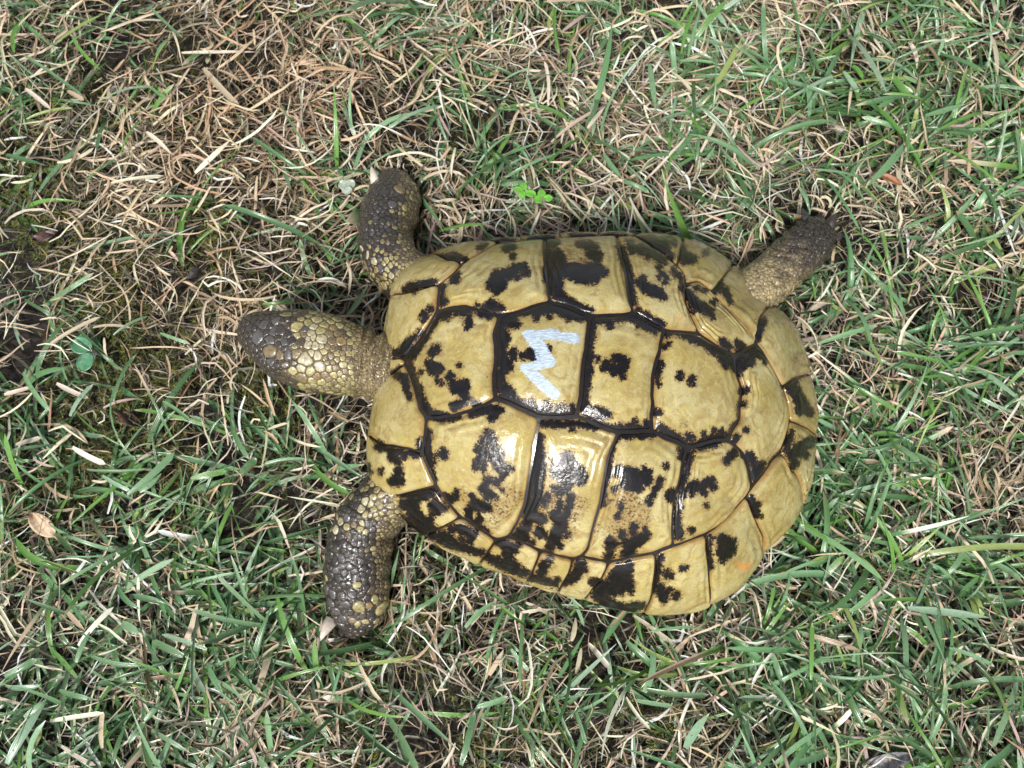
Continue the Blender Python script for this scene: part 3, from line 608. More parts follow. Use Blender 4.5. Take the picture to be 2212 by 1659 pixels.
def build_body():
    bm = bmesh.new()
    for k, rows in LOFTS.items(): PATHS[k] = loft(rows, bm)
    bmesh.ops.recalc_face_normals(bm, faces=bm.faces)
    import mathutils
    tm = mathutils.Matrix.Translation((*CEN, .030)) @ mathutils.Matrix.Diagonal((.068, .050, .016, 1))
    bmesh.ops.create_uvsphere(bm, u_segments=32, v_segments=16, radius=1, matrix=tm)
    me = bpy.data.meshes.new('tmp'); bm.to_mesh(me); bm.free()
    o = bpy.data.objects.new('tmp', me); col.objects.link(o)
    md = o.modifiers.new('r', 'REMESH'); md.mode = 'VOXEL'; md.voxel_size = .00085; md.use_smooth_shade = True
    ms = o.modifiers.new('s', 'SMOOTH'); ms.factor = .5; ms.iterations = 8
    dg = bpy.context.evaluated_depsgraph_get(); ev = o.evaluated_get(dg); m2 = bpy.data.meshes.new_from_object(ev)
    bpy.data.objects.remove(o); bpy.data.meshes.remove(me)
    return m2
bmesh_body = build_body(); bmesh_body.name = 'body'
NV = len(bmesh_body.vertices)
BV = np.empty(NV * 3, np.float32); bmesh_body.vertices.foreach_get('co', BV); BV = BV.reshape(-1, 3).astype(float)
BN = np.empty(NV * 3, np.float32); bmesh_body.vertices.foreach_get('normal', BN); BN = BN.reshape(-1, 3).astype(float)
BUV = project(BV)
_names = list(PATHS); _dist = []
for k in _names:
    P = PATHS[k]; Q = np.concatenate([P[:-1] + (P[1:] - P[:-1]) * t for t in (0, .25, .5, .75)])
    _dist.append(np.min(np.linalg.norm(BV[:, None, :] - Q[None], axis=2), 1))
PART = np.argmin(np.array(_dist), 0)
def smooth01(x, a, b):
    t = np.clip((x - a) / (b - a), 0, 1); return t * t * (3 - 2 * t)
def lerp(a, b, t): return np.asarray(a) * (1 - t[:, None]) + np.asarray(b) * t[:, None]
# soft folds of the neck and the hind leg, wrinkles of the elbows
u, v = BUV.T; disp = np.zeros(NV)
neck = (PART == 0) * smooth01(u, 770, 784)
disp += neck * (.0009 * np.sin((u - 772) * .21 + .05 * (v - 780) + 1.2 * np.sin(v * .05)))
lip = (PART == 0) * np.exp(-((u - (776 - (v - 770) * .12)) / 4.0) ** 2); disp += lip * .0013
hind = (PART == 3); wr = np.sin((u - v) * .10 + 2.2 * np.sin((u + v) * .035) + .8 * np.sin(v * .11)); disp -= hind * .0013 * (1 - np.abs(wr)) ** 2.2 * smooth01(u, 1640, 1680)
wr2 = np.sin((u + v) * .075 + 1.5 * np.sin((u - v) * .05)); disp -= hind * .0009 * (1 - np.abs(wr2)) ** 3 * smooth01(u, 1660, 1700)
fore = (PART == 1) | (PART == 2)
disp += fore * .0004 * np.sin(v * .16 + np.sin(u * .07))
# brow ridge over the eyes, nostril dip
disp += (PART == 0) * (.0016 * np.exp(-(((u - 600) / 26) ** 2 + ((v - 789) / 12) ** 2)) + .0016 * np.exp(-(((u - 612) / 26) ** 2 + ((v - 694) / 12) ** 2)))
BV = BV + BN * disp[:, None]
def body_col(uv, part):
    u, v = uv.T; n = len(u); c = np.tile((.06, .045, .032), (n, 1))
    h = part == 0
    hc = lerp((.030, .026, .023), (.15, .115, .05), smooth01(u, 560, 690)); hc = lerp(hc, (.21, .16, .078), smooth01(u, 768, 782))
    hc = lerp(hc, (.02, .018, .017), smooth01(v - (u - 640) * .12, 838, 856))
    c = np.where(h[:, None], hc, c)
    inner_t = smooth01(u + (v - 500) * .1, 838, 890); lt = lerp((.028, .022, .018), (.12, .088, .048), inner_t)
    lt = lerp(lt, (.045, .038, .034), smooth01(-v, -440, -400))
    c = np.where((part == 1)[:, None], lt, c)
    inner_b = smooth01(u - (v - 1200) * .05, 790, 835); lb = lerp((.028, .022, .018), (.11, .08, .045), inner_b); lb = lerp(lb, (.04, .034, .03), smooth01(v, 1300, 1345))
    c = np.where((part == 2)[:, None], lb, c)
    d = (u - 1620) * .75 - (v - 640) * .66; hl = lerp((.34, .27, .14), (.13, .10, .06), smooth01(d + 14 * np.sin(u * .12) + 10 * np.sin(v * .15), 50, 120)); hl = lerp(hl, (.032, .027, .025), smooth01(d + 16 * np.sin(u * .14 + v * .06) + 10 * np.sin(v * .19), 115, 170)); hl = lerp(hl, (.018, .016, .015), smooth01(d, 178, 200))
    c = np.where((part >= 3)[:, None], hl, c)
    return c
bmesh_body.vertices.foreach_set('co', (BV - LOC).astype(np.float32).ravel()); bmesh_body.update()
attr_c(bmesh_body, 'Col', body_col(BUV, PART)); attr_f(bmesh_body, 'big', (fore * .8 + hind * .2).astype(float))
body = link('body', bmesh_body, M_SKIN, tort)
bmesh_body.polygons.foreach_set('use_smooth', np.ones(len(bmesh_body.polygons), bool))
tag(body, 'wrinkled dark and tan scaly skin of head, neck and legs')
_pol = [tuple(p.vertices) for p in bmesh_body.polygons]
BVH = BVHTree.FromPolygons([tuple(x) for x in BV], _pol)

# ---- raised horny scales: those of the photograph (window x, y, width, tone), then small ones between
TONE = {'D': (.024,.024,.027), 'g': (.080,.080,.088), 'k': (.070,.052,.032), 'b': (.20,.15,.075), 'Y': (.40,.345,.15), 'p': (.48,.43,.27), 'a': (.28,.19,.075)}  # g: lightened to bluish grey, sky reflection painted into the scale colour
TR_HEAD = '250 570 90 D,350 680 150 g,480 720 90 g,300 470 90 D,420 520 110 g,560 480 110 g,620 600 120 D,520 620 80 g,235 720 70 D,690 410 120 Y,600 370 70 b,760 360 70 k,820 430 80 k,800 560 130 Y,900 400 60 k,1000 390 90 Y,1060 470 100 Y,1150 400 100 b,1290 470 110 Y,1210 500 70 Y,1130 540 90 Y,940 520 70 Y,1020 560 70 p,1240 570 70 a,1330 550 80 Y,900 600 70 g,980 640 70 p,1090 610 90 Y,880 640 60 b,1000 690 60 p,950 700 50 p,1120 700 110 p,1200 650 70 b,1300 640 60 b,1370 620 60 k,1440 640 60 Y,1340 740 110 a,1230 740 80 b,1430 740 60 Y,1500 700 45 Y,940 780 80 p,1030 800 70 p,1100 790 50 p,1180 800 50 b,1250 820 50 b,850 740 90 k,760 720 90 D,660 740 90 g,700 660 80 D,480 850 150 b,600 770 60 D,620 900 80 b,690 880 90 g,800 890 100 b,900 950 170 p,860 1050 100 p,1060 900 90 p,980 880 60 p,1130 860 60 Y,1140 940 60 b,1220 920 60 b,1290 890 50 Y,1360 880 50 b,1420 870 50 Y,1080 1040 110 p,970 1090 110 Y,760 1080 100 Y,680 1030 100 k,560 1030 80 D,500 970 80 g,410 930 50 g,1190 1060 70 Y,1270 1060 70 b,1350 1020 60 Y,1350 940 55 Y,1420 960 50 b,1450 1030 50 Y,1160 990 50 b,1240 990 45 b,870 1180 120 b,690 1130 100 k,990 1210 80 Y,1050 1150 90 a,1130 1130 70 b,1190 1190 60 b,1100 1230 80 Y,1260 1130 60 Y,1320 1110 50 Y,1390 1090 50 b,1180 1250 50 Y,1250 1220 50 b,1320 1190 45 Y,880 1265 90 Y,760 1200 90 k,650 1200 90 k,1380 1170 40 Y,1450 1110 40 Y,1480 880 40 Y,1500 800 40 Y,1440 810 45 b,1370 810 50 b'
TR_BOT = '585 225 75 p,655 190 50 Y,635 255 55 Y,545 310 65 p,465 350 50 D,410 390 65 g,345 420 65 p,300 495 90 p,400 470 60 Y,470 410 60 D,505 370 40 k,580 350 45 Y,635 360 35 Y,690 355 35 Y,740 350 30 Y,475 460 45 b,535 490 55 Y,560 450 50 Y,600 450 45 g,570 515 35 Y,420 545 60 k,350 580 75 D,270 560 60 D,480 580 45 g,520 570 40 g,485 640 50 g,530 640 45 g,580 640 45 g,430 680 50 g,490 690 50 g,540 695 50 g,590 700 40 b,370 620 60 D,380 700 50 D,290 680 80 D,240 740 60 D,290 800 70 D,360 780 60 g,410 730 50 g,460 760 55 g,430 850 75 g,360 850 60 g,480 820 50 g,300 900 70 g,380 920 60 g,470 900 60 g,500 965 80 g,495 1025 75 Y,430 1010 50 D,320 960 70 D,240 930 60 D,370 1040 60 D,350 1130 90 D,455 1120 90 D,280 1010 50 D,210 1080 90 g,260 1110 80 g,240 1210 90 g,380 1220 110 g,300 1280 90 g,530 1250 115 Y,620 1220 80 a,670 1180 80 Y,640 1090 80 k,740 1250 130 Y,800 1110 50 b,590 1050 60 D,650 970 60 D,560 940 60 D,620 900 50 D,250 1330 80 g,360 1350 90 g,340 1430 130 D,460 1380 70 b,500 1410 60 Y,590 1390 50 Y,430 1300 60 D,560 1330 60 k'
TR_TOP = '680 430 110 D,860 390 150 b,770 580 110 g,1005 490 80 Y,1100 500 130 b,915 610 90 Y,910 700 60 Y,990 570 50 b,880 510 80 D,620 320 80 D,700 320 80 D,570 430 60 D,620 490 70 D,550 570 50 g,490 600 70 D,580 660 50 g,560 740 60 g,480 740 80 D,640 560 60 D,700 690 60 D,800 720 70 D,620 620 50 D,430 870 100 D,520 860 70 D,590 870 60 D,440 960 80 D,520 940 50 g,620 840 40 g,680 850 40 g,720 820 50 b,600 940 45 g,670 960 45 b,740 950 40 b,800 970 40 b,850 1040 45 Y,720 1050 45 b,640 1030 45 b,440 1045 80 D,485 1113 35 Y,390 1130 75 p,460 1210 80 p,540 1290 90 p,610 1260 60 g,620 1360 85 g,660 1300 60 Y,700 1265 70 Y,640 1160 45 Y,745 1330 65 Y,750 1230 50 Y,810 1240 45 Y,700 1380 60 p,565 1390 80 a,670 1445 55 Y,760 1455 65 p,630 1490 55 b,790 1390 60 D,700 1540 55 Y,745 1530 45 Y,540 1195 40 Y,780 1290 40 Y,820 1320 35 Y,860 1340 35 Y,330 990 60 p,380 1210 50 p,480 1310 60 g,700 1190 45 b,750 1190 40 b,800 1160 35 b,850 1190 40 b'
def traced_scales():
    kd = KDTree(NV)
    for i in range(NV): kd.insert(BV[i], i)
    kd.balance(); out = []
    for txt, x0, y0, sc, part, m in ((TR_HEAD, 900, 1100, 3.016, 0, .000208), (TR_BOT, 1200, 1880, 2.44, 2, .00022), (TR_TOP, 1300, 620, 3.13, 1, .00022)):
        for it in txt.split(','):
            x, y, w, tn = it.split(); uv = ((x0 + float(x) / sc) / 1.82278, (y0 + float(y) / sc) / 1.82278); d = rays([uv])[0]
            h = BVH.ray_cast(Vector(CAMP), Vector(d))
            if h[0] is None: continue
            _, i, _ = kd.find(h[0])
            if PART[i] == part: out.append((i, float(w) / sc / 1.82278 * m * 1.08, tn))
    return out
def plates():
    rs = np.random.default_rng(5)
    u, v = BUV.T
    sp = np.zeros(NV)                                              # wanted spacing, 0 = bare
    hd = (PART == 0) & (u < 770 - (v - 770) * .12) & (BN[:, 2] > -.35)
    s = .0031 + .0016 * smooth01(-u, -660, -610) - .0010 * smooth01(u, 690, 750) + .0012 * np.exp(-(((u - 660) / 40) ** 2 + ((v - 820) / 22) ** 2)) + .001 * np.exp(-(((u - 690) / 50) ** 2 + ((v - 695) / 22) ** 2))
    sp[hd] = s[hd]
    f1 = (PART == 1) & (v < 625) & (BN[:, 2] > -.3)
    s1 = .0036 - .0021 * smooth01(u, 825, 880) + .0022 * smooth01(-v, -450, -425)
    sp[f1] = s1[f1]
    f2 = (PART == 2) & (v > 1040) & (BN[:, 2] > -.3)
    s2 = .0036 - .0021 * smooth01(u + (v < 1120) * -40, 775, 830) + .0020 * smooth01(v, 1265, 1300)
    sp[f2] = s2[f2]
    nk = (PART == 0) & (u >= 770 - (v - 770) * .12) & (u < 850) & (BN[:, 2] > -.2); sp[nk] = .0015
    hl = (PART == 3) & (BN[:, 2] > -.2); sp[hl] = (.0017 + .0007 * smooth01(u, 1700, 1780))[hl]
    sp[f1 | f2] = np.minimum(sp[f1 | f2], .0026); sp[hd] = np.minimum(sp[hd], .0026)
    cand = np.flatnonzero(sp > 0); order = rs.permutation(cand)
    # dart throwing on a grid hash
    cell = .004; grid = {}; seeds = []; toned = {}
    for i, si, tn in traced_scales():
        grid.setdefault(tuple((BV[i] / cell).astype(int)), []).append((i, si)); seeds.append((i, si)); toned[i] = tn
    for i in order:
        p = BV[i]; k = tuple((p / cell).astype(int)); si = sp[i] * (.85 + .3 * rs.random()); ok = True
        for a in (-1, 0, 1):
            for b in (-1, 0, 1):
                for c in (-1, 0, 1):
                    for j, sj in grid.get((k[0] + a, k[1] + b, k[2] + c), ()):
                        if np.sum((BV[j] - p) ** 2) < (.5 * (si + sj)) ** 2: ok = False; break
                    if not ok: break
                if not ok: break
            if not ok: break
        if ok: grid.setdefault(k, []).append((i, si)); seeds.append((i, si))
    S = np.array([i for i, _ in seeds]); SS = np.array([s for _, s in seeds])
    kd = KDTree(len(S))
    for n, i in enumerate(S): kd.insert(BV[i], n)
    kd.balance()
    items = []
    for n, i in enumerate(S):
        p, nrm = BV[i], BN[i]; part = PART[i]; size = SS[n]
        ref = np.array([0, 0, 1.0]) if abs(nrm[2]) < .9 else np.array([1.0, 0, 0])
        ta = np.cross(nrm, ref); ta /= np.linalg.norm(ta); tb = np.cross(nrm, ta)
        nb = [(m, d) for _, m, d in kd.find_range(Vector(p), size * 2.6) if m != n]
        nd = 18 if size > .0024 else 12; ph = np.arange(nd) * 2 * math.pi / nd + rs.uniform(0, 1)
        dirs = np.stack([np.cos(ph), np.sin(ph)], 1); rad = np.full(nd, size * .85)
        gap = .00010 if part == 0 else .00015
        for m, d in nb:
            q = BV[S[m]] - p; q2 = np.array([q @ ta, q @ tb]); l = np.linalg.norm(q2)
            if l < 1e-6: continue
            wgt = SS[n] / (SS[n] + SS[m]); cs = dirs @ (q2 / l)
            rad = np.where(cs > .05, np.minimum(rad, np.maximum(l * wgt - gap, size * .12) / np.maximum(cs, .05)), rad)
        pre = rad.copy()
        rad = .5 * rad + .25 * (np.roll(rad, 1) + np.roll(rad, -1)) if part else .84 * rad + .08 * (np.roll(rad, 1) + np.roll(rad, -1))
        rad = np.minimum(rad, pre * 1.06)
        hgt = size * (.060 if part == 0 and i in toned else .10)
        verts = []; rhos = []
        prof = ((0, .92), (.55, 1.0), (.87, .72), (1.0, -.5))
        for rho, hh in prof:
            for k in (range(nd) if rho else (0,)):
                q = p + (ta * dirs[k, 0] + tb * dirs[k, 1]) * rad[k] * rho
                hit_ = BVH.find_nearest(Vector(q)); loc, nn = np.array(hit_[0]), np.array(hit_[1])
                verts.append(loc + (nn * .5 + nrm * .5) * hgt * hh); rhos.append(rho)
        F = [(0, 1 + k, 1 + (k + 1) % nd) for k in range(nd)]
        for r in range(2):
            a = 1 + r * nd; b = a + nd
            F += [(a + k, b + k, b + (k + 1) % nd, a + (k + 1) % nd) for k in range(nd)]
        # pigment
        uu, vv = BUV[i]
        if part == 0:
            y = smooth01(np.array([uu]), 590, 690)[0]
            dark = rs.random() < 1.15 * (1 - y) + .12
            base = np.array((.036, .032, .030)) if dark and uu < 640 else np.array((.10, .075, .035)) if dark else np.array((.36, .31, .135)) * rs.uniform(.55, 1.05)
            if vv - (uu - 640) * .12 > 842: base = np.array((.03, .026, .022))
        elif part == 1:
            inner = smooth01(np.array([uu]), 835, 890)[0]; lowr = smooth01(np.array([vv]), 545, 590)[0]
            py = .08 + .35 * inner + .45 * lowr
            base = np.array((.40, .33, .15)) * rs.uniform(.6, 1) if rs.random() < py else np.array((.026, .025, .026)) * rs.uniform(.7, 1.6) if inner < .5 else np.array((.13, .10, .06))
        else:
            inner = smooth01(np.array([uu]), 785, 835)[0]; upr = smooth01(np.array([-vv]), -1150, -1090)[0]
            py = .08 + .3 * inner + .3 * upr
            base = np.array((.40, .33, .15)) * rs.uniform(.6, 1) if rs.random() < py else np.array((.026, .025, .026)) * rs.uniform(.7, 1.6) if inner < .5 else np.array((.12, .09, .055))
        if i in toned: base = np.array(TONE[toned[i]]) * rs.uniform(.85, 1.15)
        elif part == 3 or (part == 0 and uu >= 765): base = body_col(BUV[i:i+1], PART[i:i+1])[0] * (rs.uniform(.9, 1.5) if rs.random() < .8 else .5)
        items.append((size * np.mean(rad) * (1.4 if nrm[2] > .3 else .6), np.array(verts), F, base, rhos))
    items.sort(key=lambda t: -t[0])
    for t in items[:285]:
        me = bpy.data.meshes.new('scale'); me.from_pydata((t[1] - LOC).tolist(), [], t[2]); me.polygons.foreach_set('use_smooth', np.ones(len(t[2]), bool))
        attr_c(me, 'Col', np.tile(t[3], (len(t[1]), 1))); attr_f(me, 'rho', np.array(t[4])); link('scale', me, M_PLATE, body)
    Vs, Fs, Cs, Rh, off = [], [], [], [], 0
    for t in items[285:]:
        Vs.append(t[1]); Fs += [tuple(x + off for x in f) for f in t[2]]; Cs.append(np.tile(t[3], (len(t[1]), 1))); Rh += t[4]; off += len(t[1])
    if Vs:
        me = bpy.data.meshes.new('small_scales'); me.from_pydata((np.concatenate(Vs) - LOC).tolist(), [], Fs); me.polygons.foreach_set('use_smooth', np.ones(len(Fs), bool))
        attr_c(me, 'Col', np.concatenate(Cs)); attr_f(me, 'rho', np.array(Rh)); tag(link('small_scales', me, M_PLATE, body), kind='stuff')
    print('plates', len(items))
plates()

# ---- claws, eyes
def claw(p0, p1, r, mat, lift=.002):
    a, b = np.array(p0), np.array(p1); n = 7; seg = 9; V_ = []
    d = b - a; side = np.cross([0, 0, 1], d); side /= np.linalg.norm(side); up = np.cross(d, side); up /= np.linalg.norm(up)
    if up[2] < 0: up = -up
    for i in range(n):
        t = i / (n - 1); c = a + d * t + up * lift * math.sin(t * math.pi) ; w = r * (1 - t ** 1.6) + .00025
        for k in range(seg):
            ph = 2 * math.pi * k / seg; V_.append(c + side * w * math.cos(ph) + up * w * .75 * math.sin(ph))
    idx = np.arange(n * seg).reshape(n, seg); j = np.roll(idx, -1, 1)
    F = np.stack([idx[:-1], idx[1:], j[1:], j[:-1]], -1).reshape(-1, 4).tolist() + [list(idx[-1])]
    me = bpy.data.meshes.new('claw'); me.from_pydata((np.array(V_) - LOC).tolist(), [], F); me.polygons.foreach_set('use_smooth', np.ones(len(F), bool)); me.update()
    bm = bmesh.new(); bm.from_mesh(me); bmesh.ops.recalc_face_normals(bm, faces=bm.faces); bm.to_mesh(me); bm.free()
    return link('claw', me, mat, body)
for (u0, v0, u1, v1, r, m, z0, z1) in ((814,404,802,358,.0027,M_CLAW,0.013,.016),(836,388,834,368,.0022,M_DCLAW,.006,.004),(862,394,868,374,.0022,M_DCLAW,.006,.004),(884,408,894,392,.002,M_DCLAW,.006,.003),
   (718,1338,690,1386,.0030,M_CLAW,.012,.015),(742,1358,738,1376,.0022,M_DCLAW,.005,.003),(772,1352,776,1372,.0022,M_DCLAW,.006,.003),(800,1340,808,1358,.002,M_DCLAW,.006,.003),
   (1742,492,1731,448,.0032,M_DCLAW,.012,.014),(1784,498,1808,459,.003,M_DCLAW,.011,.014),(1764,484,1770,462,.0026,M_DCLAW,.007,.004),(1800,520,1820,505,.0024,M_DCLAW,.007,.004)):
    claw(at1(u0, v0, z0), at1(u1, v1, z1), r, m)
def eye(u, v, z, nudge):
    me = bpy.data.meshes.new('eye'); bm = bmesh.new(); bmesh.ops.create_uvsphere(bm, u_segments=20, v_segments=12, radius=.0034)
    p = at1(u, v, z) + np.array(nudge) - LOC
    for w in bm.verts: w.co = (w.co.x * 1.15 + p[0], w.co.y * .8 + p[1], w.co.z * .9 + p[2])
    for f in bm.faces: f.smooth = True
    bm.to_mesh(me); bm.free(); link('eye', me, M_EYE, body)
eye(596, 800, .0420, (0, 0, 0)); eye(612, 684, .0420, (0, 0, 0))

# ================================================================== LAWN
def poly_mask(poly, P):
    x, y = P[:, 0], P[:, 1]; ins = np.zeros(len(P), bool); a = np.asarray(poly); b = np.roll(a, -1, 0)
    for (x0, y0), (x1, y1) in zip(a, b):
        c = ((y0 > y) != (y1 > y)); 
        if y1 != y0: ins ^= c & (x < (x1 - x0) * (y - y0) / (y1 - y0) + x0)
    return ins
def body_cap(P):
    """height the lawn may reach below the animal (plan test against the body paths and the shell rim)"""
    cap = np.full(len(P), 9.0); xy = P[:, :2]
    rf = rfrac(xy); cap = np.where(rf < 1.0, .016, cap); cap = np.where(rf < .86, .004, cap)
    for k, rows in LOFTS.items():
        Q = PATHS[k]
        for i in range(len(Q) - 1):
            a, b = Q[i], Q[i + 1]; d = b[:2] - a[:2]; t = np.clip(((xy - a[:2]) @ d) / (d @ d), 0, 1)
            dist = np.hypot(*(xy - a[:2] - t[:, None] * d).T); hw = (rows[i][3] + (rows[i + 1][3] - rows[i][3]) * t) * PXM * 1.04
            zb = (a[2] - rows[i][5]) + ((b[2] - rows[i + 1][5]) - (a[2] - rows[i][5])) * t
            cap = np.where(dist < hw, np.minimum(cap, np.maximum(zb - .001, .001)), cap)
    return cap
def field(uv, spots):
    w = np.zeros(len(uv))
    for (u, v, su, sv, a) in spots: w += a * np.exp(-(((uv[:, 0] - u) / su) ** 2 + ((uv[:, 1] - v) / sv) ** 2))
    return w
GREEN = [(1900,380,420,420,.95),(1950,1150,380,480,1.0),(1700,1450,420,260,.9),(250,1430,420,260,.85),(480,1130,220,180,.55),(1150,40,420,150,.7),(60,40,160,150,.8),(1480,120,260,200,.6),(700,390,120,110,.55),(980,1400,240,150,.5),(60,1250,160,150,.4),(1100,400,170,90,.4),(330,270,200,60,.15),(620,560,120,80,.3),(560,1250,180,120,.4),(900,300,200,120,.25)]
STRAWF = [(560,220,330,260,.75),(280,500,230,180,.6),(420,700,220,160,.5),(1230,260,260,180,.5),(1150,1420,260,200,.6),(800,60,200,120,.4),(1800,230,200,160,.2),(1000,1280,240,90,.4),(1350,420,260,80,.5),(1600,420,160,80,.4),(850,1480,260,120,.3)]
MOSSF = [(80,720,220,300,.9),(330,880,260,160,.9),(200,560,160,80,.6),(560,860,120,80,.6),(850,1500,260,160,.8),(1020,1580,200,120,.7),(120,210,200,120,.6),(480,500,140,60,.5),(280,1050,300,150,.6),(1900,230,220,120,.25),(600,1330,200,120,.4),(1400,1560,200,100,.4),(540,650,100,60,.4)]
BARE = [(1835,250,75,38,1),(1755,215,50,30,.7),(1430,105,45,30,.8),(1225,325,50,30,.7),(1690,425,40,22,.9),(560,45,50,25,.8),(270,900,60,40,.6),(960,1480,60,40,.5),(2150,200,40,40,.5),(30,80,30,30,.7),(1290,160,30,25,.5)]
def noise2(xy, s, seed, n=7):
    r = np.random.default_rng(seed); o = np.zeros(len(xy))
    for _ in range(n):
        k = r.normal(0, 1, 2) * s; o += np.sin(xy @ k + r.uniform(0, 6.3))
    return o / math.sqrt(n / 2)
XR, YR = (-.40, .40), (-.30, .33)
def scatter(n, dens, xr=XR, yr=YR, seed=1):
    r = np.random.default_rng(seed); out = []; tot = 0
    while tot < n:
        p = np.stack([r.uniform(*xr, n * 2), r.uniform(*yr, n * 2)], 1)
        d = dens(p, project(np.column_stack([p, np.zeros(len(p))])))
        p = p[r.random(len(p)) < d]; out.append(p); tot += len(p)
    return np.concatenate(out)[:n]
def ribbons(root, z0, az, length, width, e0, e1, bend, twist, fold, tip, seg, rs, kink=None, cap=True, wob=0.0):
    """curved blades: n x (seg+1) x 3 vertices; returns verts, quads, s along, across"""
    n = len(root); s = np.linspace(0, 1, seg + 1)
    el = e0[:, None] + (e1 - e0)[:, None] * s[None]
    a = az[:, None] + bend[:, None] * s[None]
    if wob: a = a + np.cumsum(rs.normal(0, wob, (n, seg + 1)), 1); el = el + rs.normal(0, wob * .5, (n, seg + 1))
    if kink is not None:
        kp, ka = kink; a = a + ka[:, None] * (s[None] > kp[:, None])
    step = (length / seg)[:, None]
    dx, dy, dz = np.cos(el) * np.cos(a) * step, np.cos(el) * np.sin(a) * step, np.sin(el) * step
    X = root[:, 0:1] + np.cumsum(dx, 1) - dx[:, :1]; Y = root[:, 1:2] + np.cumsum(dy, 1) - dy[:, :1]; Z = z0[:, None] + np.cumsum(dz, 1) - dz[:, :1]
    Z = np.maximum(Z, .0012 + .0012 * rs.random((n, 1)))
    C = np.stack([X, Y, Z], -1)
    T = np.gradient(C, axis=1); T /= np.linalg.norm(T, axis=2)[..., None] + 1e-9
    side = np.cross(np.array([0, 0, 1.0]), T); side /= np.linalg.norm(side, axis=2)[..., None] + 1e-9
    nor = np.cross(T, side); tw = twist[0][:, None] + twist[1][:, None] * s[None]
    sd = side * np.cos(tw)[..., None] + nor * np.sin(tw)[..., None]; nn = np.cross(T, sd)
    prof = np.minimum(1, .55 + 1.8 * s[None]) * (1 - np.clip((s[None] - tip[:, None]) / (1 - tip[:, None] + 1e-6), 0, 1) ** 1.3 * .93)
    w = width[:, None] * prof * .5
    L_, R_ = C + sd * w[..., None], C - sd * w[..., None]; Mid = C - nn * (fold[:, None] * w)[..., None]
    Vv = np.stack([L_, Mid, R_], 2)
    if cap:
        flat = Vv.reshape(-1, 3); near = (np.abs(flat[:, 0]) < .32) & (np.abs(flat[:, 1]) < .25)
        cp = np.full(len(flat), 9.0); cp[near] = body_cap(flat[near]); flat[:, 2] = np.minimum(flat[:, 2], cp); Vv = flat.reshape(Vv.shape)
    base = (np.arange(n) * (seg + 1) * 3)[:, None, None] + (np.arange(seg) * 3)[None, :, None] + np.arange(2)[None, None, :]
    Q = np.stack([base, base + 1, base + 4, base + 3], -1).reshape(-1, 4)
    sv = np.broadcast_to(s[None, :, None], (n, seg + 1, 3)); ac = np.broadcast_to(np.array([-1.0, 0, 1])[None, None], (n, seg + 1, 3))
    return Vv.reshape(-1, 3), Q, sv, ac
def pick(cols, probs, n, rs, jit=.18):
    c = np.array(cols)[rs.choice(len(cols), n, p=np.array(probs) / sum(probs))]
    return c * rs.uniform(1 - jit, 1 + jit, (n, 1)) * rs.uniform(.94, 1.06, (n, 3))
STRAWC = [(.54,.44,.31),(.66,.57,.44),(.44,.31,.20),(.31,.19,.11),(.52,.38,.27),(.17,.105,.062),(.78,.71,.60),(.36,.24,.22)]
STRAWP = [.26,.21,.16,.09,.13,.06,.10,.05]
GREENC = [(.085,.21,.075),(.15,.29,.135),(.045,.13,.03),(.10,.25,.03),(.24,.37,.23),(.25,.34,.08)]
GREENP = [.32,.24,.20,.14,.05,.05]
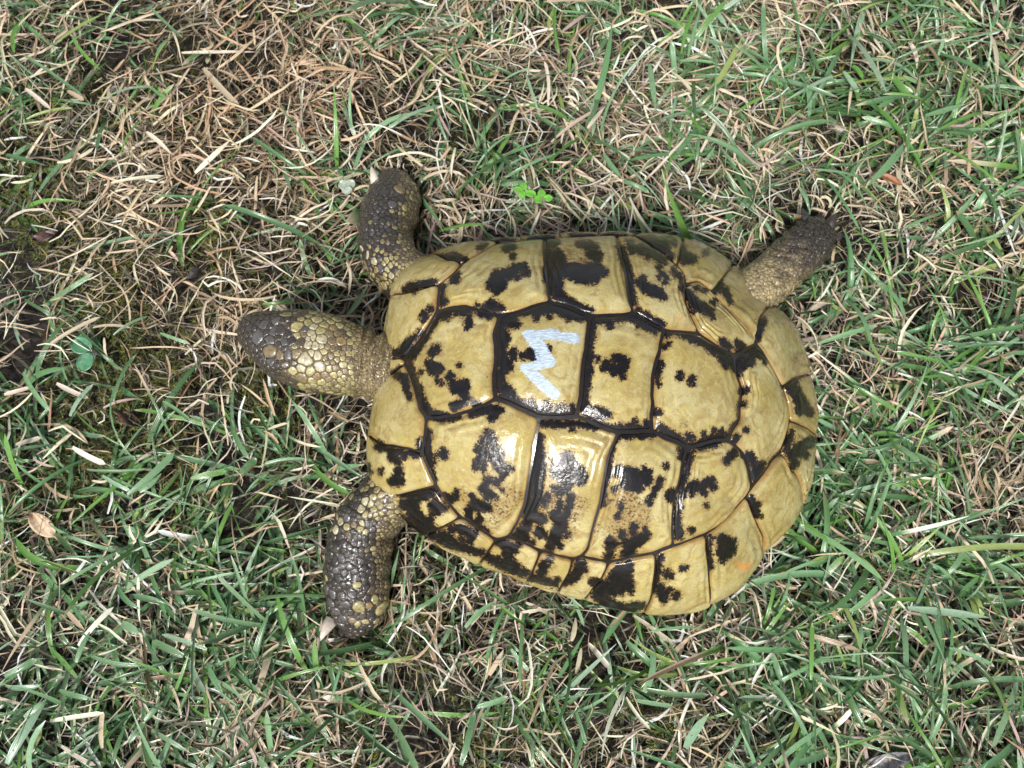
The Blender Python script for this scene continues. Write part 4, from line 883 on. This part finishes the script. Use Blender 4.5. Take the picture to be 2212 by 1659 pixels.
def straw_object():
    rs = np.random.default_rng(11)
    def dens(p, uv):
        g = np.clip(field(uv, GREEN), 0, 1.1); s = field(uv, STRAWF); m = field(uv, MOSSF)
        bare = np.clip(1 - 1.1 * field(uv, BARE), .04, 1)
        return bare * np.clip((.66 - .06 * g + .45 * s - .50 * np.clip(m, 0, 1)) * (.72 + .38 * noise2(p, 75, 3)), .05, 1)
    Vs, Qs, Cs, As = [], [], [], []; off = 0
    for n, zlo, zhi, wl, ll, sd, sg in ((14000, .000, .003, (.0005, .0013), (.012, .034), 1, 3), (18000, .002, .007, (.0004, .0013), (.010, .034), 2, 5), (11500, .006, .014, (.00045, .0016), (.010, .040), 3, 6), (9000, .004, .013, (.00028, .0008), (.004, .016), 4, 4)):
        p = scatter(n, dens, seed=20 + sd); r = np.random.default_rng(sd * 7)
        # strands of a tuft share a direction
        az = noise2(p, 22, 5) * 1.6 + r.normal(0, 1.15, n)
        L = ll[0] + (ll[1] - ll[0]) * r.random(n) ** 1.7; W = wl[0] + (wl[1] - wl[0]) * r.random(n) ** 1.5
        e0 = r.normal(.10, .28, n); e1 = -e0 + r.normal(0, .25, n)
        Vv, Q, s, ac = ribbons(p, r.uniform(zlo, zhi, n), az, L, W, e0, e1, r.normal(0, 1.8 if sd == 4 else .8, n) * (r.random(n) < .8), (r.normal(0, .5, n), r.normal(0, .9, n)), r.uniform(.1, .9, n), r.uniform(.6, 1.0, n) , sg, r, (r.uniform(.25, .75, n), np.where(r.random(n) < .25, r.normal(0, .8, n), 0)), wob=.16 if sd == 4 else .10)
        red = np.clip(field(project(np.column_stack([p, np.zeros(n)])), [(560,260,330,260,1),(450,700,200,150,.6)]), 0, 1)
        c = pick(STRAWC, STRAWP, n, r) * (.13, .46, 1.18, .95)[sd - 1]  # layer tones: low straw decayed, with gap shade painted in; top layer brightened
        c = c * (1 - .12 * red[:, None] * np.array([0, 1, 1.6]))
        c = np.clip(c, .02, .78); fade = (1 - .25 * np.abs(s - .5))
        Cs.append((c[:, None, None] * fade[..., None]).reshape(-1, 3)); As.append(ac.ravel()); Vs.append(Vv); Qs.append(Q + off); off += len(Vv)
    t = traced(STALKS, STRAWC, [.35,.35,.1,.05,.1,.0,.1,.05], None, '', .016, 0); Vs.append(t[0]); Qs.append(t[1] + off); Cs.append(t[2]); As.append(t[3]); off += len(t[0])
    t = outer(13000, STRAWC, STRAWP, 91, .0012, .003, .025, .06, .5); Vs.append(t[0]); Qs.append(t[1] + off); Cs.append(t[2]); As.append(t[3])
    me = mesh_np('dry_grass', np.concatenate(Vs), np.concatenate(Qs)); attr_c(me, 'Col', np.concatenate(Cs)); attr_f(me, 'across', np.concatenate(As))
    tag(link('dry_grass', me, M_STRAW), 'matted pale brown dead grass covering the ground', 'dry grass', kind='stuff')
def green_object():
    rs = np.random.default_rng(31)
    def dens(p, uv):
        g = np.clip(field(uv, GREEN), 0, 1.15); s = np.clip(field(uv, STRAWF), 0, 1)
        return np.clip(1 - 1.0 * field(uv, BARE), .1, 1) * np.clip((.06 + .46 * g - .13 * s) * (.75 + .5 * noise2(p, 48, 9)), .012, 1)
    tuft = scatter(2200, dens, seed=40); nb = rs.integers(1, 7, len(tuft)); idx = np.repeat(np.arange(len(tuft)), nb); n = len(idx)
    p = tuft[idx] + rs.normal(0, .0022, (n, 2))
    lean = rs.uniform(0, 2 * np.pi, len(tuft))
    az = np.where(rs.random(n) < .5, lean[idx] + rs.normal(0, .7, n), rs.uniform(0, 2 * np.pi, n))
    L = .013 + .040 * rs.random(n) ** 1.4; W = .0008 + .0020 * rs.random(n) ** 1.5
    e0 = rs.uniform(.25, 1.15, n); e1 = e0 - rs.uniform(.5, 1.9, n)
    big = rs.random(n) < .12; L = np.where(big, L * 1.35, L); W = np.where(big, W * 1.25, W)
    tip = np.where(rs.random(n) < .6, .97, rs.uniform(.35, .7, n))
    Vv, Q, s, ac = ribbons(p, rs.uniform(0, .004, n), az, L, W, e0, e1, rs.normal(0, .45, n), (rs.normal(0, .3, n), rs.normal(0, .45, n)), rs.uniform(.2, .8, n), tip, 8, rs)
    c = pick(GREENC, GREENP, n, rs); dead = pick(STRAWC, STRAWP, n, rs)
    # pale sheath at the base, bleached mown tips, some half dead blades
    tp = np.where(rs.random(n) < .55, rs.uniform(.86, .97, n), 1.3); tp = np.where(rs.random(n) < .08, rs.uniform(.4, .75, n), tp)
    m = np.clip((s - tp[:, None, None]) / .06, 0, 1); b = np.clip((.12 - s) / .12, 0, 1) * .6
    C = c[:, None, None] * (1 - m[..., None]) + (dead * 1.15)[:, None, None] * m[..., None]; C = C * (1 - b[..., None]) + np.array((.34, .36, .17)) * b[..., None]
    # droplets on some blades
    cent = Vv.reshape(n, 9, 3, 3); drops = []
    for i in rs.choice(n, 900, replace=False):
        k = rs.integers(3, 8); drops.append(cent[i, k, rs.integers(0, 3)] + np.array([0, 0, .0001]))
    t = traced(BLADES, GREENC, [.3, .3, .1, .12, .15, .03], None, '', .018, 1)
    tv = t[0].reshape(-1, 10, 3, 3)
    for i in range(len(tv)):
        for _ in range(rs.integers(0, 5)): drops.append(tv[i, rs.integers(1, 9), rs.integers(0, 3)] + np.array([0, 0, .0001]))
    o_ = outer(9000, GREENC, GREENP, 92, .002, .0045, .03, .06, 1.1)
    me = mesh_np('grass', np.concatenate([Vv, t[0], o_[0]]), np.concatenate([Q, t[1] + len(Vv), o_[1] + len(Vv) + len(t[0])])); attr_c(me, 'Col', np.concatenate([np.clip(C, 0, .8).reshape(-1, 3), t[2], o_[2]])); attr_f(me, 'across', np.concatenate([ac.ravel(), t[3], o_[3]]))
    tag(link('grass', me, M_GREEN), 'short blue green lawn grass blades around the tortoise', 'grass', kind='stuff')
    return np.array(drops)
def moss_object():
    rs = np.random.default_rng(51)
    def dens(p, uv): return np.clip((.10 + .9 * field(uv, MOSSF)) * (.7 + .55 * noise2(p, 60, 15)), .02, 1)
    sh = scatter(20000, dens, seed=60); nb = 6; idx = np.repeat(np.arange(len(sh)), nb); n = len(idx)
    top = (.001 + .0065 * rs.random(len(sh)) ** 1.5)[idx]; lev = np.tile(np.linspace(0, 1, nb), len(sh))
    p = sh[idx] + rs.normal(0, .0004, (n, 2))
    L = rs.uniform(.0014, .0034, n); W = rs.uniform(.0006, .0012, n)
    Vv, Q, s, ac = ribbons(p, top * lev, rs.uniform(0, 6.3, n), L, W, rs.uniform(.0, 1.0, n), rs.uniform(-.3, .6, n), rs.normal(0, .3, n), (rs.normal(0, .3, n), np.zeros(n)), rs.uniform(.1, .5, n), np.full(n, .3), 1, rs)
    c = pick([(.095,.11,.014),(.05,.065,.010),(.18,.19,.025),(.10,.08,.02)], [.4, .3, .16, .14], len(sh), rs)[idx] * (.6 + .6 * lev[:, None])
    me = mesh_np('moss', Vv, Q); attr_c(me, 'Col', np.repeat(c, 6, 0))
    tag(link('moss', me, M_MOSS), 'low olive green moss growing between the grass', 'moss', kind='stuff')

# ---- the largest blades and stalks, where they lie: window of the photograph, (x0, y0, x1, y1, width)
BLADES = {(0, 0): [(450,350,880,80,30),(180,450,690,800,28),(820,870,1300,710,26),(1290,730,1420,840,24),(1030,1340,1210,1000,26),(720,1560,980,1350,24),(200,1010,590,905,28),(20,1320,350,1410,45),(600,280,830,570,28),(90,420,140,140,34),(1280,20,1560,290,24),(1340,450,1450,300,26)],
 (0, 658.3): [(170,570,390,910,32),(580,960,770,680,28),(1080,1650,1490,1290,50),(1190,1620,1380,1470,40),(1640,1510,1950,1440,45),(960,250,1250,80,22),(2080,1460,2212,1330,50),(1390,830,1640,1000,25),(860,1480,1110,1620,28),(730,1430,1250,1430,22),(960,830,1140,420,26),(2000,1050,2140,1330,36),(1370,230,1620,320,24)],
 (0, 1247.5): [(20,1640,350,1100,60),(170,1230,370,1070,40),(1090,1450,1230,1270,40),(1230,1260,1390,1090,40),(1570,690,1300,560,50),(1780,630,1390,500,30),(1620,720,1750,1010,40),(1780,750,1910,1000,35),(1270,940,810,930,34),(480,990,810,1080,35),(640,880,390,600,30),(1000,90,1190,290,35),(1340,1640,1480,1370,35),(1290,1340,1630,1540,32),(950,1640,1060,1300,30),(1230,770,660,650,32),(310,950,0,960,35),(1030,400,1190,500,55),(0,880,280,720,50),(630,750,740,480,40),(1100,160,1430,230,40)],
 (987.5, 1247.5): [(65,440,330,200,35),(890,880,1110,500,30),(470,630,620,820,30),(30,1650,150,1180,40),(170,1140,440,1050,35),(1480,560,1740,800,45),(1640,1010,1720,600,40),(1660,980,2212,1040,38),(1040,1180,1130,1460,28),(760,470,920,590,25),(1000,170,1110,420,25),(1560,1080,1880,1130,30),(2000,1500,2200,1200,60),(650,1650,645,1420,25),(380,250,600,420,26)],
 (1663.4, 1247.5): [(720,300,970,80,38),(370,220,800,250,32),(1230,270,1940,350,50),(750,740,830,400,45),(380,900,390,400,28),(800,800,790,500,25),(60,1640,500,1300,40),(120,1640,540,1540,40),(1980,1480,2200,900,50),(20,640,120,900,45),(1600,620,2000,780,28),(700,1000,860,1350,50),(1050,700,1350,950,40),(1820,750,2100,1100,36),(560,330,380,180,30)],
 (1663.4, 0): [(560,630,160,840,28),(500,660,320,930,28),(360,380,460,620,28),(850,250,1120,430,32),(980,200,1180,90,38),(660,590,790,770,40),(740,540,830,650,40),(1190,1110,830,990,40),(1060,600,1240,820,60),(1380,980,1720,880,45),(1520,1090,1900,940,35),(1200,1230,880,1590,60),(1320,640,1620,610,28),(1490,450,1540,250,30),(1940,240,2030,60,35),(1700,640,1990,830,34)],
 (1097, 0): [(420,30,440,430,28),(830,170,990,260,40),(470,60,690,80,32),(1520,440,1650,30,30),(1580,460,1690,30,28),(1790,30,1930,210,40),(1240,520,1300,940,45),(840,1310,1000,1530,40),(1010,1550,1240,1650,35),(160,620,280,980,25),(1770,920,1350,1000,25),(1500,500,1800,510,25),(1860,1250,2000,1430,32)],
 (493.7, 603.5): [(1020,305,1200,40,32),(280,195,560,165,28)], (1700, 780): [(300,-170,820,-330,34),(150,420,560,500,34),(260,700,500,1000,38),(600,200,980,420,34),(500,1150,900,1050,30)]}
STALKS = {(0, 658.3): [(400,330,830,90,30),(780,185,1110,175,22),(870,890,1180,800,22),(600,1230,880,1380,40),(390,1280,620,1090,28),(100,1210,320,1150,40),(460,670,730,800,35),(0,770,220,710,34)], (0, 1247.5): [(1560,630,1700,250,40),(650,600,950,260,35),(400,1260,860,1190,30),(860,1500,860,1180,30),(1250,890,1620,840,30),(500,1480,790,1650,28),(540,290,720,490,32)],
 (0, 0): [(560,760,700,840,36),(190,740,400,910,34),(470,1390,800,1270,26),(1250,1120,1470,1310,34),(1680,1480,1990,1190,40),(880,1590,1400,1500,26),(1030,180,1400,140,26),(1750,560,2060,900,50),(1540,430,2200,420,28),(1050,690,950,960,26)], (987.5, 1247.5): [(1540,330,1920,600,30),(600,220,860,350,26),(1150,580,1330,790,40),(1040,850,1090,600,30),(280,860,400,640,34),(1000,560,1040,350,36),(1480,1050,1690,1340,26),(610,1340,870,710,18)],
 (1097, 0): [(380,1210,860,880,36),(480,240,680,90,34),(820,620,860,870,34),(1690,1300,1860,960,26),(1430,590,1680,860,32),(700,1090,850,900,34),(350,880,330,500,28)], (1663.4, 0): [(730,720,700,960,24),(1130,1450,1150,1650,40),(1240,340,1310,560,44),(1380,340,1520,540,34),(1940,260,2010,700,32),(1760,1150,1760,1500,28)]}
def outer(n, cols, probs, seed, w0, w1, l0, l1, up):
    """the lawn goes on around the patch in view, coarser"""
    rs = np.random.default_rng(seed); p = rs.uniform(-1.15, 1.15, (n * 2, 2)); p = p[(np.abs(p[:, 0]) > .38) | (p[:, 1] > .31) | (p[:, 1] < -.28)][:n]; n = len(p)
    e0 = rs.uniform(.1, up, n); Vv, Q, s, ac = ribbons(p, rs.uniform(0, .006, n), rs.uniform(0, 6.28, n), rs.uniform(l0, l1, n), rs.uniform(w0, w1, n), e0, -e0 * .8, rs.normal(0, .5, n), (rs.normal(0, .3, n), rs.normal(0, .4, n)), rs.uniform(.2, .6, n), np.full(n, .7), 3, rs, cap=False)
    c = pick(cols, probs, n, rs); return Vv, Q, np.repeat(c, 12, 0), ac.ravel()
def traced(table, cols, probs, mat, name, z, green):
    rs = np.random.default_rng(77 + green); rows = []
    for (u0, v0), L_ in table.items():
        rows += [(u0 + a / 4.032, v0 + b / 4.032, u0 + c / 4.032, v0 + d / 4.032, w / 4.032) for a, b, c, d, w in L_]
    r = np.array(rows); n = len(r); zz = z + rs.uniform(-.002, .004, n)
    a, b = at(r[:, :2], zz), at(r[:, 2:4], zz); d = b - a; L = np.hypot(d[:, 0], d[:, 1]); az = np.arctan2(d[:, 1], d[:, 0]); bend = rs.normal(0, .28, n)
    e = rs.uniform(.1, .4, n)
    Vv, Q, s, ac = ribbons(a[:, :2], zz - .003, az - bend / 2, L * 1.03, r[:, 4] * .00027, e, -e, bend, (rs.normal(0, .2, n), rs.normal(0, .3, n)), rs.uniform(.2, .6, n), np.where(rs.random(n) < .6, .95, .6), 9, rs)
    c = pick(cols, probs, n, rs); C = np.broadcast_to(c[:, None, None], s.shape + (3,)).copy()
    if green:
        m = np.clip((s - np.where(rs.random(n) < .6, .93, 1.3)[:, None, None]) / .05, 0, 1); C = C * (1 - m[..., None]) + np.array((.62, .55, .42)) * m[..., None]
    return Vv, Q, np.clip(C, 0, .8).reshape(-1, 3), ac.ravel()
straw_object(); DROPS = green_object(); moss_object()


# ================================================================== SMALL THINGS ON THE LAWN
M_DEW = NT('dew'); M_DEW.b.inputs['Transmission Weight'].default_value = 1; M_DEW.b.inputs['IOR'].default_value = 1.33; M_DEW.b.inputs['Roughness'].default_value = .02; M_DEW = M_DEW.m
def dew():
    rs = np.random.default_rng(3); bm = bmesh.new(); bmesh.ops.create_icosphere(bm, subdivisions=2, radius=1)
    v = np.array([x.co[:] for x in bm.verts]); f = np.array([[w.index for w in q.verts] for q in bm.faces]); bm.free()
    n = len(DROPS); r = .00018 + .00034 * rs.random(n) ** 2
    P = (DROPS[:, None] + v[None] * r[:, None, None] * np.array([1, 1, .8])).reshape(-1, 3); F = (f[None] + (np.arange(n) * len(v))[:, None, None]).reshape(-1, 3)
    tag(link('dew_drops', mesh_np('dew_drops', P, F), M_DEW), 'tiny clear dew drops beaded on the grass blades', 'dew', kind='stuff')
dew()
def leaf_mat(name, c1, c2, rough=.35): return mat_simple(name, c1, c2, 500, rough, .35, .0006)
def leaf_mesh(name, cen, az, ln, wd, notch=0.0, cup=.15, tilt=0.0, fold=.1, wave=0.0, seed=0, pw=1.0):
    """a real leaf blade: outline round a midrib, cupped, thickness 0.25 mm"""
    rs = np.random.default_rng(seed); nl, nw = 14, 9; V_ = []
    for i in range(nl + 1):
        t = i / nl; half = math.sin(math.pi * min(max(t, .0), 1.0) ** pw) ** .6 * wd / 2 + 1e-5
        for j in range(nw):
            q = (j / (nw - 1)) * 2 - 1
            x = (t - .5) * ln - notch * ln * (abs(q) ** 1.5) * max(0, .5 - t); y = q * half
            z = cup * (q * q) * wd * .5 + fold * abs(q) * wd * .5 - cup * (t - .5) ** 2 * ln + tilt * x + wave * wd * math.sin(5 * t + 3 * q + seed)
            V_.append((cen[0] + x * math.cos(az) - y * math.sin(az), cen[1] + x * math.sin(az) + y * math.cos(az), cen[2] + z))
    m = len(V_); V_ += [(a, b, c - .00025) for a, b, c in V_]; idx = lambda i, j: i * nw + j; F = []
    for i in range(nl):
        for j in range(nw - 1):
            a = (idx(i, j), idx(i + 1, j), idx(i + 1, j + 1), idx(i, j + 1)); F.append(a[::-1]); F.append(tuple(k + m for k in a))
    ring = [idx(i, 0) for i in range(nl + 1)] + [idx(nl, j) for j in range(1, nw)] + [idx(i, nw - 1) for i in range(nl - 1, -1, -1)] + [idx(0, j) for j in range(nw - 2, 0, -1)]
    for a, b in zip(ring, ring[1:] + ring[:1]): F.append((a, b, b + m, a + m))
    me = bpy.data.meshes.new(name); me.from_pydata(V_, [], F); me.polygons.foreach_set('use_smooth', np.ones(len(F), bool)); me.update(); return me
def stem_mesh(name, pts, r0, r1, seg=7):
    pts = np.array(pts, float); n = 9; t = np.linspace(0, len(pts) - 1, n)
    C = np.stack([np.interp(t, np.arange(len(pts)), pts[:, k]) for k in range(3)], 1); V_ = []
    for i, c in enumerate(C):
        T = C[min(i + 1, n - 1)] - C[max(i - 1, 0)]; T /= np.linalg.norm(T); s = np.cross(T, (.3, .5, .8)); s /= np.linalg.norm(s); u = np.cross(T, s); r = r0 + (r1 - r0) * i / (n - 1)
        V_ += [tuple(c + r * (s * math.cos(2 * math.pi * k / seg) + u * math.sin(2 * math.pi * k / seg))) for k in range(seg)]
    idx = np.arange(n * seg).reshape(n, seg); j = np.roll(idx, -1, 1); F = np.stack([idx[:-1], idx[1:], j[1:], j[:-1]], -1).reshape(-1, 4).tolist() + [idx[-1].tolist(), idx[0][::-1].tolist()]
    me = bpy.data.meshes.new(name); me.from_pydata(V_, [], F); me.polygons.foreach_set('use_smooth', np.ones(len(F), bool)); me.update(); return me
def root(name, u, v, label, cat, group=None):
    e = bpy.data.objects.new(name, None); col.objects.link(e); e.location = at1(u, v, 0); e.empty_display_size = .01; tag(e, label, cat, group); return e
def plant(name, base, leaves, mat, smat, label, cat, z=.014, seed=0, notch=0.0, kw=None):
    e = root(name, *base, label, cat); o = np.array(e.location); b = at1(*base, 0) - o
    for k, (u, v, ln, wd, az) in enumerate(leaves):
        p = at1(u, v, z + .0012 * (k % 3)) - o; a = math.radians(az)
        link('leaf', leaf_mesh('leaf', p, a, ln, wd, notch, .12, .08 * (-1) ** k, .06, .02, seed + k, **(kw or {})), mat, e)
        link('stem', stem_mesh('stem', [b + (0, 0, -.001), (b + p) / 2 + (0, 0, .002), p - (math.cos(a) * ln * .42, math.sin(a) * ln * .42, .0006)], .0005, .0004), smat, e)
M_SEED = leaf_mat('seedling_leaf', (.045, .15, .075), (.085, .23, .12)); M_WEED = leaf_mat('weed_leaf', (.10, .30, .035), (.17, .42, .06)); M_CLOV = leaf_mat('dewy_leaf', (.20, .27, .18), (.42, .46, .40), .3)
M_DEAD = leaf_mat('dead_leaf', (.36, .25, .15), (.60, .46, .32), .6); M_DARKLEAF = leaf_mat('rotting_leaf', (.03, .016, .014), (.10, .05, .04), .4); M_RED = leaf_mat('rusty_leaf', (.16, .06, .022), (.28, .12, .045), .5)
M_STEM = leaf_mat('stem', (.10, .16, .05), (.18, .22, .08)); M_FEATHER = leaf_mat('feather_vane', (.10, .095, .10), (.30, .285, .29), .6); M_SHAFT = leaf_mat('feather_shaft', (.5, .46, .42), (.66, .62, .58), .5)
plant('seedling', (184, 766), [(175, 745, .0098, .0098, 160), (184, 784, .0094, .0088, 245)], M_SEED, M_STEM, 'tiny seedling with two round blue green leaves in the moss', 'seedling', .012, 1, .25)
plant('weed', (1131, 412), [(1118, 410, .0055, .0042, 170), (1131, 403, .005, .0042, 80), (1146, 418, .0062, .0046, -20), (1128, 421, .005, .004, 250)], M_WEED, M_STEM, 'small bright green weed with four leaves at the foot of a grass blade', 'weed', .012, 11)
plant('weed', (1172, 424), [(1164, 430, .0058, .005, 200), (1170, 418, .0052, .0044, 95), (1184, 428, .005, .0042, -10)], M_WEED, M_STEM, 'small bright green three-leaved weed tipped with a dew drop', 'weed', .012, 21)
plant('clover', (749, 402), [(742, 399, .0056, .0058, 150), (757, 398, .0056, .0058, 40), (750, 411, .0056, .0056, 270)], M_CLOV, M_STEM, 'pale dewy three-leaved clover beside the front foot with a raised claw', 'clover', .014, 31)
def leaf_thing(name, u, v, z, az, ln, wd, mat, label, cat, **kw):
    o = link(name, leaf_mesh(name, (0, 0, 0), math.radians(az), ln, wd, **kw), mat); o.location = at1(u, v, z); tag(o, label, cat); return o
leaf_thing('dead_leaf', 92, 1134, .012, -38, .017, .0085, M_DEAD, 'torn pale tan dead leaf lying in the moss', 'leaf', cup=.2, wave=.07, seed=4)
leaf_thing('dead_leaf', 278, 905, .006, -25, .017, .0065, M_DARKLEAF, 'crumpled dark purple brown rotting leaf in the moss', 'leaf', cup=.4, wave=.3, seed=7)
leaf_thing('dead_leaf', 1922, 386, .016, -28, .015, .0042, M_RED, 'narrow rust brown dead leaf among green grass', 'leaf', cup=.25, wave=.05, seed=9)
leaf_thing('dead_leaf', 96, 510, .010, 15, .013, .006, M_DARKLEAF, 'small curled black brown leaf scrap on straw', 'leaf', cup=.35, wave=.12, seed=12)
def feather():
    e = root('feather', 1912, 1645, 'small grey feather with a white quill caught in the grass', 'feather'); o = np.array(e.location)
    a, b = at1(1872, 1662, .010) - o, at1(1962, 1648, .011) - o; m = at1(1915, 1632, .015) - o
    link('quill', stem_mesh('quill', [a, (a + m) / 2 + (0, 0, .001), m, b], .0006, .00015), M_SHAFT, e)
    d = b - a; az = math.atan2(d[1], d[0])
    link('vane', leaf_mesh('vane', tuple((a + b) / 2 + (.001, .0028, .001)), az, .0225, .0065, 0, .35, 0, .12, .01, 3), M_FEATHER, e)
feather()

def dropping():
    bm = bmesh.new(); bmesh.ops.create_icosphere(bm, subdivisions=4, radius=1)
    for w in bm.verts:
        x, y, z = w.co; k = 1 + .10 * math.sin(5 * x + 2 * z) + .06 * math.sin(9 * y + 4 * x) + .04 * math.sin(17 * z + 11 * x)
        w.co = (x * .0042 * k, y * .0021 * k, z * .0018 * k)
    for f in bm.faces: f.smooth = True
    me = bpy.data.meshes.new('dropping'); bm.to_mesh(me); bm.free()
    o = link('dropping', me, M_DCLAW); o.location = at1(419, 589, .011); o.rotation_euler = (0, .2, R(50)); tag(o, 'small shiny black dropping lying on dry straw', 'dropping')
dropping()
